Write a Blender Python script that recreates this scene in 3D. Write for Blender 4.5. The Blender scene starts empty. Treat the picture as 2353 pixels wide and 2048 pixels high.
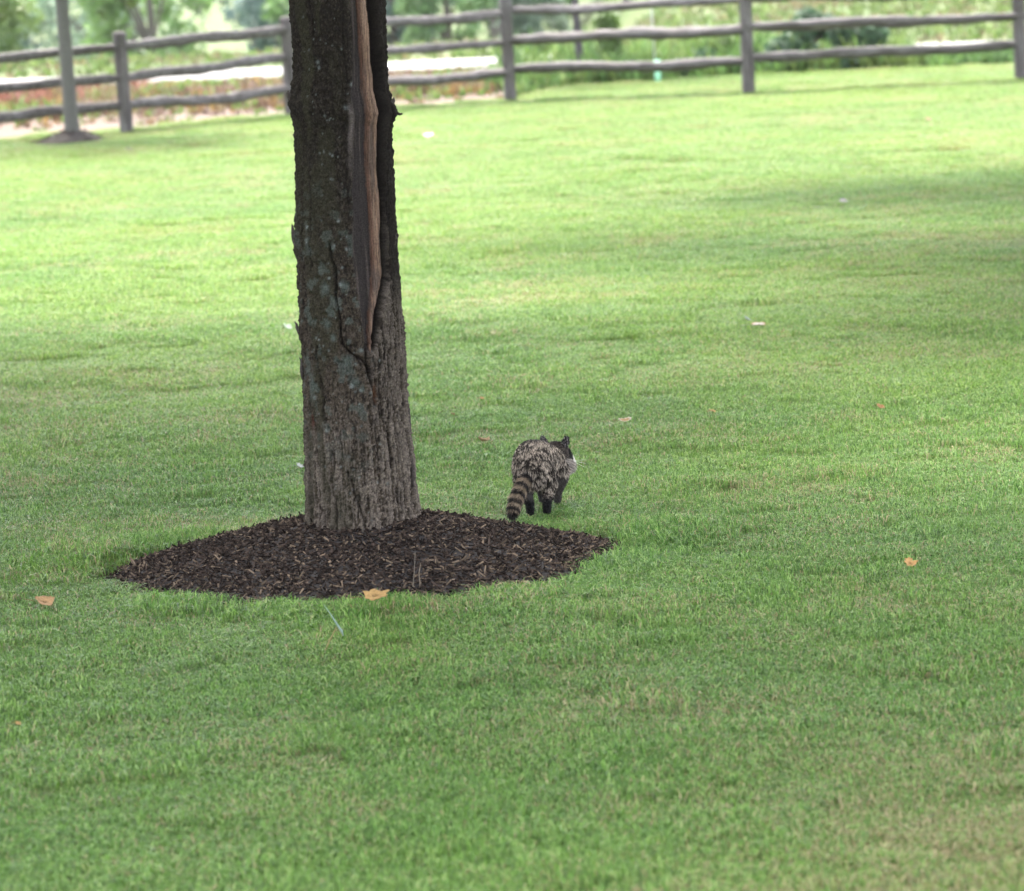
import bpy, math
import numpy as np
from mathutils import Vector, Matrix

R = math.radians
scene = bpy.context.scene
COL = scene.collection

# ------------------------------------------------------------------ camera, sky, sun, exposure
cam_d = bpy.data.cameras.new('camera')
cam = bpy.data.objects.new('camera', cam_d)
COL.objects.link(cam)
cam.location = (0, 0, 2.64)
PITCH, ROLL = R(8.8167), R(2.6)
cam.matrix_world = (Matrix.Translation((0, 0, 2.64)) @ Matrix.Rotation(R(90) - PITCH, 4, 'X')
                    @ Matrix.Rotation(-ROLL, 4, 'Z'))
cam_d.sensor_width = 36.0
cam_d.lens = 125.84
cam_d.shift_y = 4.0 / 1024
cam_d.clip_start = 0.1
cam_d.clip_end = 3000
cam_d.dof.use_dof = True
cam_d.dof.focus_distance = 15.0
cam_d.dof.aperture_fstop = 3.6
scene.camera = cam

SUN_EL, SUN_AZ = R(60), math.atan2(-0.35, 0.94)     # azimuth measured from +Y towards +X
world = bpy.data.worlds.new('World')
scene.world = world
world.use_nodes = True
wn, wl = world.node_tree.nodes, world.node_tree.links
wn.clear()
sky = wn.new('ShaderNodeTexSky')
sky.sky_type = 'NISHITA'
sky.sun_disc = False
sky.sun_elevation = SUN_EL
sky.sun_rotation = SUN_AZ
sky.air_density = 1.0
sky.dust_density = 3.0
sky.ozone_density = 1.0
hs = wn.new('ShaderNodeHueSaturation')
hs.inputs['Saturation'].default_value = 0.30        # thin milky cloud over the whole sky
bg = wn.new('ShaderNodeBackground')
bg.inputs['Strength'].default_value = 0.15
wo = wn.new('ShaderNodeOutputWorld')
wl.new(sky.outputs[0], hs.inputs['Color'])
wl.new(hs.outputs[0], bg.inputs['Color'])
wl.new(bg.outputs[0], wo.inputs['Surface'])

sd = bpy.data.lights.new('sun', 'SUN')
sd.energy = 1.6
sd.angle = R(17)
sd.color = (1.0, 0.93, 0.80)
sun = bpy.data.objects.new('sun', sd)
COL.objects.link(sun)
to_sun = Vector((math.sin(SUN_AZ) * math.cos(SUN_EL), math.cos(SUN_AZ) * math.cos(SUN_EL), math.sin(SUN_EL)))
sun.rotation_euler = to_sun.to_track_quat('Z', 'Y').to_euler()
sun.location = (0, 20, 30)

scene.view_settings.view_transform = 'Standard'
scene.view_settings.look = 'None'
scene.view_settings.gamma = 1
scene.view_settings.exposure = 3.35
scene.view_settings.use_curve_mapping = False
scene.render.engine = 'CYCLES'
scene.cycles.use_denoising = True
scene.cycles.max_bounces = 6
scene.cycles.diffuse_bounces = 3
scene.cycles.transmission_bounces = 4
scene.cycles.transparent_max_bounces = 8

# ------------------------------------------------------------------ noise
def _hash(ix, iy, iz, seed):
    h = (ix.astype(np.int64) * 374761393 + iy.astype(np.int64) * 668265263 + iz.astype(np.int64) * 2147483647
         + seed * 974711) & 0xFFFFFFFF
    h = ((h ^ (h >> 13)) * 1274126177) & 0xFFFFFFFF
    h = ((h ^ (h >> 16)) * 2246822519) & 0xFFFFFFFF
    h = h ^ (h >> 15)
    return (h & 0xFFFFFF) / float(0xFFFFFF)

def vnoise(x, y, z=0.0, seed=0):
    x, y, z = np.broadcast_arrays(np.asarray(x, float), np.asarray(y, float), np.asarray(z, float))
    ix, iy, iz = np.floor(x), np.floor(y), np.floor(z)
    fx, fy, fz = x - ix, y - iy, z - iz
    fx, fy, fz = fx*fx*(3-2*fx), fy*fy*(3-2*fy), fz*fz*(3-2*fz)
    r = 0
    for a in (0, 1):
        for b in (0, 1):
            for c in (0, 1):
                r = r + _hash(ix+a, iy+b, iz+c, seed) * (fx if a else 1-fx) * (fy if b else 1-fy) * (fz if c else 1-fz)
    return r

def fbm(x, y, z=0.0, octv=4, seed=0, gain=0.5):
    r, amp, tot = 0, 1.0, 0.0
    for o in range(octv):
        k = 2.03 ** o
        r = r + amp * vnoise(np.asarray(x)*k + 17.3*o, np.asarray(y)*k + 9.1*o, np.asarray(z)*k + 3.7*o, seed + o)
        tot += amp
        amp *= gain
    return r / tot

def smooth(a, b, x):
    t = np.clip((np.asarray(x) - a) / (b - a), 0, 1)
    return t*t*(3-2*t)

# ------------------------------------------------------------------ mesh helpers
def mesh_np(name, verts, faces, mats=(), attrs=(), smooth_shade=True):
    """verts Nx3, faces: a list of integer arrays (n,3) or (n,4); attrs: (name, type, domain, array)"""
    me = bpy.data.meshes.new(name)
    verts = np.asarray(verts, np.float32)
    me.vertices.add(len(verts))
    me.vertices.foreach_set('co', verts.ravel())
    loops, starts, n = [], [], 0
    for f in faces:
        f = np.asarray(f, np.int32)
        if f.size == 0:
            continue
        loops.append(f.ravel())
        starts.append(n + np.arange(len(f), dtype=np.int32) * f.shape[1])
        n += f.size
    if n:
        loops = np.concatenate(loops)
        starts = np.concatenate(starts)
        me.loops.add(n)
        me.loops.foreach_set('vertex_index', loops)
        me.polygons.add(len(starts))
        me.polygons.foreach_set('loop_start', starts)
    me.update(calc_edges=True)
    me.validate()
    if n:
        me.polygons.foreach_set('use_smooth', np.full(len(me.polygons), smooth_shade, dtype=bool))
    for m in mats:
        me.materials.append(m)
    for an, ty, dom, arr in attrs:
        a = me.attributes.new(an, ty, dom)
        key = {'FLOAT': 'value', 'INT': 'value', 'BOOLEAN': 'value', 'FLOAT_VECTOR': 'vector', 'FLOAT_COLOR': 'color'}[ty]
        a.data.foreach_set(key, np.ascontiguousarray(arr, dtype={'INT': np.int32, 'BOOLEAN': bool}.get(ty, np.float32)).ravel())
    return me

def put(name, me, parent=None, loc=(0, 0, 0), rot=(0, 0, 0)):
    o = bpy.data.objects.new(name, me)
    COL.objects.link(o)
    o.parent = parent
    o.location = loc
    o.rotation_euler = rot
    return o

def tag(o, label=None, cat=None, group=None, kind=None):
    if label: o['label'] = label
    if cat: o['category'] = cat
    if group: o['group'] = group
    if kind: o['kind'] = kind
    return o

def thing(name, label, cat, loc=(0, 0, 0), rz=0, group=None):
    return tag(put(name, None, None, loc, (0, 0, rz)), label, cat, group)

def copy_tree(o, parent=None):
    c = o.copy()
    COL.objects.link(c)
    c.parent = parent
    for ch in list(o.children):
        copy_tree(ch, c)
    return c

def grid_faces(nu, nv, wrap_u=False):
    """vertex index = v * nu + u"""
    u = np.arange(nu if wrap_u else nu - 1)
    v = np.arange(nv - 1)
    U, V = np.meshgrid(u, v)
    U, V = U.ravel(), V.ravel()
    U1 = (U + 1) % nu
    return np.stack([V*nu+U, V*nu+U1, (V+1)*nu+U1, (V+1)*nu+U], 1)

def tube(points, radii, n=8, seed=0, rough=0.0, flat=1.0, caps=True, tri=0.0):
    """a tapered tube along points; returns verts, quads, tris"""
    P = np.asarray(points, float)
    rad = np.asarray(radii, float)
    T = np.gradient(P, axis=0)
    T /= np.linalg.norm(T, axis=1)[:, None] + 1e-9
    up = np.array([0.0, 0.0, 1.0])
    if abs(T[0] @ up) > 0.9:
        up = np.array([1.0, 0.0, 0.0])
    A = np.cross(T, up); A /= np.linalg.norm(A, axis=1)[:, None] + 1e-9
    B = np.cross(A, T)
    th = np.arange(n) * 2*np.pi / n
    ii = np.arange(len(P))[:, None]
    rr = rad[:, None] * (1 + rough * (vnoise(ii*0.45 + 0*th, np.cos(th)[None]*1.2 + 5, np.sin(th)[None]*1.2 + seed*3.1, seed) - 0.5) * 2)
    rr = rr*(1 + tri*np.cos(3*th + seed)[None])
    V = P[:, None, :] + rr[..., None] * (np.cos(th)[None, :, None] * A[:, None, :] + flat * np.sin(th)[None, :, None] * B[:, None, :])
    V = V.reshape(-1, 3)
    Q = grid_faces(n, len(P), True)
    tri = np.zeros((0, 3), int)
    if caps:
        k = len(V)
        V = np.vstack([V, P[0], P[-1]])
        a = np.arange(n)
        tri = np.vstack([np.stack([np.full(n, k), (a+1) % n, a], 1),
                         np.stack([np.full(n, k+1), (len(P)-1)*n + a, (len(P)-1)*n + (a+1) % n], 1)])
    return V, Q, tri

def merge(parts):
    """parts: list of (verts, quads, tris)"""
    V, Q, T, k = [], [], [], 0
    for v, q, t in parts:
        V.append(v); Q.append(np.asarray(q, int).reshape(-1, 4) + k); T.append(np.asarray(t, int).reshape(-1, 3) + k)
        k += len(v)
    return np.vstack(V), np.vstack(Q), np.vstack(T)

# ------------------------------------------------------------------ materials
def mat(name):
    m = bpy.data.materials.new(name)
    m.use_nodes = True
    nt = m.node_tree
    nt.nodes.clear()
    out = nt.nodes.new('ShaderNodeOutputMaterial')
    b = nt.nodes.new('ShaderNodeBsdfPrincipled')
    nt.links.new(b.outputs[0], out.inputs['Surface'])
    return m, nt, b, out

def N(nt, typ, **kw):
    n = nt.nodes.new(typ)
    for k, v in kw.items():
        if k in n.inputs:
            n.inputs[k].default_value = v
        else:
            setattr(n, k, v)
    return n

def mixc(nt, fac, a, b, blend='MIX'):
    m = nt.nodes.new('ShaderNodeMix')
    m.data_type = 'RGBA'
    m.blend_type = blend
    for s, v in ((m.inputs[0], fac), (m.inputs[6], a), (m.inputs[7], b)):
        if hasattr(v, 'is_output'):
            nt.links.new(v, s)
        elif isinstance(v, (int, float)):
            s.default_value = v
        else:
            s.default_value = (*v, 1) if len(v) == 3 else v
    return m.outputs[2]

def ramp(nt, fac, stops):
    r = nt.nodes.new('ShaderNodeValToRGB')
    e = r.color_ramp.elements
    while len(e) < len(stops):
        e.new(0.5)
    for k, (p, c) in enumerate(stops):
        e[k].position = p
        e[k].color = (*c, 1) if len(c) == 3 else c
    nt.links.new(fac, r.inputs[0])
    return r.outputs[0]

def noise(nt, scale, detail=4, rough=0.55, vec=None):
    n = N(nt, 'ShaderNodeTexNoise', Scale=scale, Detail=detail, Roughness=rough)
    if vec is not None:
        nt.links.new(vec, n.inputs['Vector'])
    return n.outputs['Fac']

def attr(nt, name, typ='GEOMETRY'):
    a = nt.nodes.new('ShaderNodeAttribute')
    a.attribute_name = name
    a.attribute_type = typ
    return a

def position(nt):
    return nt.nodes.new('ShaderNodeNewGeometry').outputs['Position']

def bump(nt, b, h, strength=0.3, dist=0.01):
    bp = N(nt, 'ShaderNodeBump', Strength=strength, Distance=dist)
    nt.links.new(h, bp.inputs['Height'])
    nt.links.new(bp.outputs[0], b.inputs['Normal'])

def add_translucent(nt, b, out, col, fac):
    t = nt.nodes.new('ShaderNodeBsdfTranslucent')
    if hasattr(col, 'is_output'): nt.links.new(col, t.inputs[0])
    else: t.inputs[0].default_value = (*col, 1)
    mx = nt.nodes.new('ShaderNodeMixShader')
    mx.inputs[0].default_value = fac
    nt.links.new(b.outputs[0], mx.inputs[1])
    nt.links.new(t.outputs[0], mx.inputs[2])
    nt.links.new(mx.outputs[0], out.inputs['Surface'])

def m_attr_color(name, rough=0.8, spec=0.2, nscale=60, namp=0.35, bumpd=0.0, transl=0.0, a='col'):
    """colour carried by the mesh, broken up by fine procedural noise"""
    m, nt, b, out = mat(name)
    c = attr(nt, a).outputs['Color']
    f = ramp(nt, noise(nt, nscale, 5, 0.6, position(nt)), [(0.25, (1-namp,)*3), (0.75, (1+namp,)*3)])
    c2 = mixc(nt, 1.0, c, f, 'MULTIPLY')
    nt.links.new(c2, b.inputs['Base Color'])
    b.inputs['Roughness'].default_value = rough
    b.inputs['Specular IOR Level'].default_value = spec
    if bumpd:
        bump(nt, b, noise(nt, nscale*1.7, 4, 0.6, position(nt)), 0.6, bumpd)
    if transl:
        add_translucent(nt, b, out, c2, transl)
    return m

# lawn blades: colour by blade, by tuft (instancer attributes)
def grass_material():
    m, nt, b, out = mat('grass_blade')
    rnd = attr(nt, 'rnd').outputs['Fac']
    tip = attr(nt, 'tip').outputs['Fac']
    dry = attr(nt, 'dry', 'INSTANCER').outputs['Fac']
    tone = attr(nt, 'tone', 'INSTANCER').outputs['Fac']
    g1 = ramp(nt, rnd, [(0.0, (0.014, 0.052, 0.008)), (0.40, (0.060, 0.165, 0.023)), (0.75, (0.126, 0.268, 0.046)), (1.0, (0.27, 0.39, 0.13))])
    g2 = ramp(nt, rnd, [(0.0, (0.028, 0.074, 0.009)), (0.40, (0.100, 0.210, 0.022)), (0.75, (0.178, 0.312, 0.046)), (1.0, (0.33, 0.42, 0.13))])
    g = mixc(nt, tone, g1, g2)
    straw = ramp(nt, rnd, [(0.0, (0.16, 0.12, 0.055)), (1.0, (0.42, 0.34, 0.19))])
    # a blade is dead where its own random number falls under the tuft's dryness
    r2 = attr(nt, 'rnd2').outputs['Fac']
    lt = N(nt, 'ShaderNodeMath', operation='LESS_THAN')
    nt.links.new(r2, lt.inputs[0]); nt.links.new(dry, lt.inputs[1])
    c = mixc(nt, lt.outputs[0], g, straw)
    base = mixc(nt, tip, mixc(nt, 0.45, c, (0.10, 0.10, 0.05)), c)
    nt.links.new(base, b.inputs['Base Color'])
    b.inputs['Roughness'].default_value = 0.5
    b.inputs['Specular IOR Level'].default_value = 0.22
    add_translucent(nt, b, out, base, 0.38)
    return m
M_GRASS = grass_material()

def ground_material():
    m, nt, b, out = mat('ground_soil')
    p = position(nt)
    thatch = ramp(nt, noise(nt, 38, 6, 0.65, p), [(0.3, (0.035, 0.050, 0.016)), (0.55, (0.075, 0.105, 0.030)), (0.8, (0.15, 0.145, 0.06))])
    bed = attr(nt, 'bed').outputs['Fac']
    soil = ramp(nt, noise(nt, 9, 6, 0.7, p), [(0.3, (0.07, 0.050, 0.040)), (0.7, (0.13, 0.098, 0.082))])
    far = attr(nt, 'far').outputs['Fac']
    meadow = ramp(nt, noise(nt, 0.35, 6, 0.6, p), [(0.3, (0.04, 0.065, 0.022)), (0.5, (0.06, 0.08, 0.03)), (0.72, (0.085, 0.085, 0.042))])
    c = mixc(nt, bed, thatch, soil)
    c = mixc(nt, far, c, meadow)
    nt.links.new(c, b.inputs['Base Color'])
    b.inputs['Roughness'].default_value = 0.95
    b.inputs['Specular IOR Level'].default_value = 0.1
    bump(nt, b, noise(nt, 60, 6, 0.7, p), 0.8, 0.02)
    return m
M_GROUND = ground_material()

def road_material():
    m, nt, b, out = mat('pale_gravel_road')
    p = position(nt)
    c = ramp(nt, noise(nt, 14, 8, 0.7, p), [(0.3, (0.085, 0.082, 0.080)), (0.7, (0.13, 0.125, 0.122))])
    c = mixc(nt, ramp(nt, noise(nt, 0.7, 4, 0.6, p), [(0.45, (0, 0, 0)), (0.8, (0.5, 0.5, 0.5))]), c, (0.22, 0.20, 0.18))
    nt.links.new(c, b.inputs['Base Color'])
    b.inputs['Roughness'].default_value = 0.9
    bump(nt, b, noise(nt, 80, 4, 0.7, p), 0.5, 0.01)
    return m
M_ROAD = road_material()

M_BARK = m_attr_color('maple_bark', 0.95, 0.04, 170, 0.6, 0.012)
M_WOOD = m_attr_color('exposed_heartwood', 0.85, 0.12, 120, 0.35, 0.004)
def wood_grain(m):
    nt = m.node_tree
    b = next(n for n in nt.nodes if n.type == 'BSDF_PRINCIPLED')
    src = b.inputs['Base Color'].links[0].from_socket
    mp = N(nt, 'ShaderNodeMapping')
    mp.inputs['Scale'].default_value = (1, 1, 0.045)
    nt.links.new(position(nt), mp.inputs['Vector'])
    n = noise(nt, 260, 6, 0.7, mp.outputs[0])
    f = ramp(nt, n, [(0.36, (0.35, 0.32, 0.30)), (0.50, (1, 1, 1)), (0.7, (1.3, 1.28, 1.25))])
    nt.links.new(mixc(nt, 1.0, src, f, 'MULTIPLY'), b.inputs['Base Color'])
    bump(nt, b, n, 0.8, 0.006)
wood_grain(M_WOOD)
M_CHIP = m_attr_color('bark_mulch_chip', 0.95, 0.06, 220, 0.3)
M_FUR = m_attr_color('raccoon_fur', 0.75, 0.25, 300, 0.15, 0, 0.1)
M_HIDE = m_attr_color('raccoon_undercoat', 0.9, 0.1, 240, 0.3)
M_LEAF = m_attr_color('tree_leaf', 0.55, 0.35, 8, 0.25, 0, 0.35)
M_DRYLEAF = m_attr_color('fallen_dry_leaf', 0.7, 0.3, 90, 0.3, 0, 0.25)
M_WEED = m_attr_color('weed_stalk', 0.75, 0.2, 10, 0.3, 0, 0.3)
M_YBARK = m_attr_color('young_bark', 0.9, 0.12, 60, 0.35, 0.004)

def mound_material():
    m, nt, b, out = mat('mulch_bed')
    p = position(nt)
    c = ramp(nt, noise(nt, 70, 6, 0.75, p), [(0.3, (0.006, 0.0042, 0.0035)), (0.6, (0.021, 0.0145, 0.012)), (0.85, (0.05, 0.037, 0.028))])
    nt.links.new(c, b.inputs['Base Color'])
    b.inputs['Roughness'].default_value = 0.95
    bump(nt, b, noise(nt, 90, 6, 0.7, p), 1.0, 0.02)
    return m
M_MOUND = mound_material()

def fence_material():
    m, nt, b, out = mat('weathered_cedar')
    tc = nt.nodes.new('ShaderNodeTexCoord')
    mp = N(nt, 'ShaderNodeMapping')
    mp.inputs['Scale'].default_value = (1.2, 14, 14)
    nt.links.new(attr(nt, 'grain').outputs['Vector'], mp.inputs['Vector'])
    n = noise(nt, 2.2, 8, 0.7, mp.outputs[0])
    c = ramp(nt, n, [(0.30, (0.028, 0.024, 0.023)), (0.48, (0.085, 0.077, 0.078)), (0.62, (0.145, 0.136, 0.137)), (0.8, (0.24, 0.228, 0.224))])
    k = ramp(nt, noise(nt, 2.5, 4, 0.6, position(nt)), [(0.35, (0.75, 0.72, 0.70)), (0.7, (1.1, 1.1, 1.12))])
    c = mixc(nt, 1.0, c, k, 'MULTIPLY')
    nt.links.new(c, b.inputs['Base Color'])
    b.inputs['Roughness'].default_value = 0.85
    b.inputs['Specular IOR Level'].default_value = 0.2
    bump(nt, b, n, 0.7, 0.015)
    return m
M_FENCE = fence_material()

def plain(name, col, rough=0.6, spec=0.3, var=0.2, scale=30):
    m, nt, b, out = mat(name)
    c = ramp(nt, noise(nt, scale, 4, 0.6, position(nt)), [(0.3, tuple(v*(1-var) for v in col)), (0.7, tuple(min(1, v*(1+var)) for v in col))])
    nt.links.new(c, b.inputs['Base Color'])
    b.inputs['Roughness'].default_value = rough
    b.inputs['Specular IOR Level'].default_value = spec
    return m
M_TUBE = plain('pale_green_plastic', (0.30, 0.62, 0.42), 0.45)
M_STEEL = plain('grey_stake', (0.22, 0.23, 0.22), 0.6)

# ------------------------------------------------------------------ layout of the ground
RING = (-0.605, 14.27)          # centre of the mulch ring and of the trunk
RING_R = 1.15
def ring_d(dx, dy):             # the ring is wider than deep, and shallow on its far side
    dx, dy = np.asarray(dx, float), np.asarray(dy, float)
    return np.hypot(dx, dy*np.where(dy < 0, 1.09, 1.75))
SAP1 = (-4.97, 42.0)            # sapling in front of the fence
SAP2 = (1.20, 50.6)             # sapling behind the fence

def lawn_edge(x):               # how far back the mown lawn reaches
    return np.interp(x, [-20, -7.2, -4.5, -2.57, 0.2, 0.7, 1.2, 3.5, 6, 20], [41.2, 42.0, 43.9, 45.3, 46.6, 48.6, 49.4, 49.7, 49.6, 49.0])

def road_mid(x):
    return 56.9 - 0.27 * np.maximum(0, np.asarray(x, float)) ** 1.0

def ground_z(x, y):
    x = np.asarray(x, float); y = np.asarray(y, float)
    near = 1 - smooth(46, 60, y)
    z = 0.05 * (fbm(x*0.35, y*0.5, 0, 3, 11) - 0.5) + 0.035 * (fbm(x*1.5, y*2.6, 0, 3, 12) - 0.5)
    z = z * near
    z = z - 3.2*smooth(62, 100, y)*(1 - smooth(1.0, 5.0, x))          # the meadow falls away beyond the road
    d = ring_d(x - RING[0], y - RING[1])
    z = z * (0.25 + 0.75*smooth(0.9, 2.0, d))
    z = z - 0.05 * (1 - smooth(RING_R - .12, RING_R + .02, d))          # the ring is cut a little into the turf
    return z

# ------------------------------------------------------------------ ground sheet
def axis(fine0, fine1, step, far):
    a = np.arange(fine0, fine1 + 1e-6, step)
    lo, hi, s = [], [], step
    p = fine0
    while p > -far:
        s *= 1.35; p -= s; lo.append(p)
    p, s = fine1, step
    while p < far:
        s *= 1.35; p += s; hi.append(p)
    return np.array(lo[::-1] + list(a) + hi)

xs = axis(-9.0, 9.0, 0.12, 900)
ys = axis(7.0, 52.0, 0.12, 900)
X, Y = np.meshgrid(xs, ys)
Z = ground_z(X, Y)
bedm = smooth(-0.15, 0.35, Y - lawn_edge(X) + 0.25*(fbm(X*3, Y*3, 0, 3, 5) - 0.5)) * (1 - smooth(0.2, 1.4, X))
farm = smooth(50, 52.5, Y)
me = mesh_np('ground', np.stack([X, Y, Z], -1).reshape(-1, 3), [grid_faces(len(xs), len(ys))], [M_GROUND],
             [('bed', 'FLOAT', 'POINT', bedm.ravel()), ('far', 'FLOAT', 'POINT', farm.ravel())])
tag(put('ground', me), 'soil and meadow ground under the lawn', kind='structure')

# road beyond the fence: a slightly crowned strip
rx = np.linspace(-120, 120, 241)
rv = np.linspace(-1.5, 1.5, 9)
RX, RV = np.meshgrid(rx, rv)
RY = road_mid(np.clip(RX, -200, 12)) + RV + 0.12*(fbm(RX*0.5, RV*0 + np.sign(RV)*4, 0, 3, 8) - 0.5)
RZ = 0.03 + 0.05*(1 - (RV/1.5)**2)
RZ[0] = RZ[-1] = -0.05
me = mesh_np('road', np.stack([RX, RY, RZ], -1).reshape(-1, 3), [grid_faces(len(rx), len(rv))], [M_ROAD])
tag(put('road', me), 'pale gravel road running behind the fence', kind='structure')

# ------------------------------------------------------------------ lawn grass (one mass of blades, scattered tufts)
rng = np.random.default_rng(7)

def blades(n, size, hmin, hmax, wid, seed, lean=0.9):
    r = np.random.default_rng(seed)
    p = (r.random((n, 2)) - 0.5) * size
    h = hmin + (hmax - hmin) * r.random(n) ** 1.3
    w = wid * (0.6 + 0.8*r.random(n))
    az = r.random(n) * 2*np.pi
    ln = lean * (0.25 + 0.9*r.random(n) ** 1.5)
    fz = r.random(n) * 2*np.pi
    side = np.stack([np.cos(fz), np.sin(fz)], 1) * (w/2)[:, None]
    dirv = np.stack([np.cos(az), np.sin(az)], 1)
    V = np.zeros((n, 5, 3))
    V[:, 0, :2] = p - side; V[:, 1, :2] = p + side
    mid = p + dirv * (h * ln * 0.32)[:, None]
    V[:, 2, :2] = mid - side*0.85; V[:, 3, :2] = mid + side*0.85
    V[:, 2:4, 2] = (h * 0.62)[:, None]
    V[:, 4, :2] = p + dirv * (h * ln)[:, None]
    V[:, 4, 2] = h * (1 - 0.40*np.minimum(ln, 1.5))
    V[:, 0:2, 2] = -0.012
    k = np.arange(n)[:, None] * 5
    Q = k + np.array([[0, 1, 3, 2]])
    T = k + np.array([[2, 3, 4]])
    tip = np.tile(np.array([0, 0, 0.75, 0.75, 1.0]), (n, 1))
    rn = np.repeat(r.random(n), 5)
    rn2 = np.repeat(r.random(n), 5)
    return V.reshape(-1, 3), Q, T, tip.ravel(), rn, rn2

def scatter_object(name, patches, pts, rots, scales, index, inst_attrs, material):
    """one object: its own mesh holds the tuft patterns and the points they are scattered on"""
    V, Q, T, tip, rn, rn2, k = [], [], [], [], [], [], 0
    qid, tid = [], []
    for i, (v, q, t, tp, a, b_) in enumerate(patches):
        V.append(v); Q.append(q + k); T.append(t + k); tip.append(tp); rn.append(a); rn2.append(b_)
        qid.append(np.full(len(q), i)); tid.append(np.full(len(t), i))
        k += len(v)
    npt = len(pts)
    V.append(pts)
    isp = np.zeros(k + npt, bool); isp[k:] = True
    pad = lambda arr, w=None: np.concatenate([np.concatenate(arr), np.zeros(npt)])
    def pp(arr, dims=1):
        o = np.zeros((k + npt, dims)) if dims > 1 else np.zeros(k + npt)
        o[k:] = arr
        return o
    attrs = [('tip', 'FLOAT', 'POINT', pad(tip)), ('rnd', 'FLOAT', 'POINT', pad(rn)), ('rnd2', 'FLOAT', 'POINT', pad(rn2)),
             ('is_point', 'BOOLEAN', 'POINT', isp), ('rot', 'FLOAT_VECTOR', 'POINT', pp(rots, 3)),
             ('scl', 'FLOAT_VECTOR', 'POINT', pp(scales, 3)), ('idx', 'INT', 'POINT', pp(index)),
             ('patch', 'INT', 'FACE', np.concatenate(qid + tid))]
    for n_, arr in inst_attrs:
        attrs.append((n_, 'FLOAT', 'POINT', pp(arr)))
    me = mesh_np(name, np.vstack(V), [np.vstack(Q), np.vstack(T)], [material], attrs)
    o = put(name, me)
    ng = bpy.data.node_groups.new(name + '_scatter', 'GeometryNodeTree')
    ng.interface.new_socket('Geometry', in_out='INPUT', socket_type='NodeSocketGeometry')
    ng.interface.new_socket('Geometry', in_out='OUTPUT', socket_type='NodeSocketGeometry')
    gi, go = ng.nodes.new('NodeGroupInput'), ng.nodes.new('NodeGroupOutput')
    def named(n_, ty):
        a = ng.nodes.new('GeometryNodeInputNamedAttribute')
        a.data_type = ty
        a.inputs['Name'].default_value = n_
        return a.outputs['Attribute']
    sep = ng.nodes.new('GeometryNodeSeparateGeometry'); sep.domain = 'POINT'
    spl = ng.nodes.new('GeometryNodeSplitToInstances'); spl.domain = 'FACE'
    iop = ng.nodes.new('GeometryNodeInstanceOnPoints')
    L = ng.links.new
    L(gi.outputs[0], sep.inputs['Geometry']); L(named('is_point', 'BOOLEAN'), sep.inputs['Selection'])
    L(sep.outputs['Inverted'], spl.inputs[0]); L(named('patch', 'INT'), spl.inputs['Group ID'])
    L(sep.outputs['Selection'], iop.inputs['Points']); L(spl.outputs['Instances'], iop.inputs['Instance'])
    iop.inputs['Pick Instance'].default_value = True
    L(named('idx', 'INT'), iop.inputs['Instance Index'])
    L(named('rot', 'FLOAT_VECTOR'), iop.inputs['Rotation']); L(named('scl', 'FLOAT_VECTOR'), iop.inputs['Scale'])
    L(iop.outputs[0], go.inputs[0])
    md = o.modifiers.new('scatter', 'NODES')
    md.node_group = ng
    return o

patches = [blades(950, 0.36, 0.020, 0.048, 0.0032, 100 + i, 1.7) for i in range(7)]
patches += [blades(480, 0.30, 0.040, 0.078, 0.0036, 200 + i, 1.3) for i in range(3)]       # unmown tufts

def wedge_points(y0, y1, step, margin=1.4, slope=0.158):
    out = []
    y = y0
    while y < y1:
        hw = slope*y + margin
        n = int(2*hw/step)
        x = -hw + (np.arange(n) + rng.random(n)) * step
        out.append(np.stack([x, y + (rng.random(n) - 0.5)*step], 1))
        y += step
    return np.vstack(out)

pts = np.vstack([wedge_points(7.2, 24, 0.185), wedge_points(24, 50.2, 0.225)])
ok = pts[:, 1] < lawn_edge(pts[:, 0]) + 0.25*rng.standard_normal(len(pts))
dr = ring_d(pts[:, 0] - RING[0], pts[:, 1] - RING[1])
ang = np.arctan2(pts[:, 1] - RING[1], pts[:, 0] - RING[0])
edge_r = RING_R + 0.02 + 0.26*(fbm(np.cos(ang)*4.5, np.sin(ang)*4.5, 0, 4, 3) - 0.5)*2
ok &= dr > edge_r
ok &= np.hypot(pts[:, 0] - SAP1[0], pts[:, 1] - SAP1[1]) > 0.48
ok &= np.hypot(pts[:, 0] - SAP2[0], pts[:, 1] - SAP2[1]) > 0.6
fa = np.concatenate([rng.random(120)*2*np.pi, rng.uniform(R(3), R(60), 34), rng.uniform(R(125), R(178), 16)])
fr_ = RING_R + 0.03 + 0.26*(fbm(np.cos(fa)*4.5, np.sin(fa)*4.5, 0, 4, 3) - 0.5)*2
fp = np.stack([RING[0] + np.cos(fa)*(fr_ + 0.07*rng.random(170)), RING[1] + np.sin(fa)*(fr_ + 0.10*rng.random(170))/np.where(np.sin(fa) < 0, 1.09, 1.75)], 1)
pts = np.vstack([pts[ok], fp]); dr = np.concatenate([dr[ok], fr_]); edge_r = np.concatenate([edge_r[ok], fr_])
gx, gy = pts[:, 0], pts[:, 1]
n = len(pts)
idx = rng.integers(0, 7, n)
tall = (0.6*smooth(0.14, 0.0, dr - edge_r) > rng.random(n)) | ((np.abs(gy - lawn_edge(gx)) < 0.5) & (rng.random(n) < 0.4))
fy = np.interp(gx, [-7.2, -4.46, -2.57, 0.18, 3.21, 6.68, 10], [41.6, 43.2, 45.0, 46.0, 45.6, 45.8, 46])
tall |= (np.abs(gy - fy) < 0.35) & (rng.random(n) < 0.75)
clump = fbm(gx*2.3, gy*3.0, 0, 3, 21)
tall |= (clump > 0.72) & (rng.random(n) < 0.2)
idx[tall] = rng.integers(7, 10, tall.sum())
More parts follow.
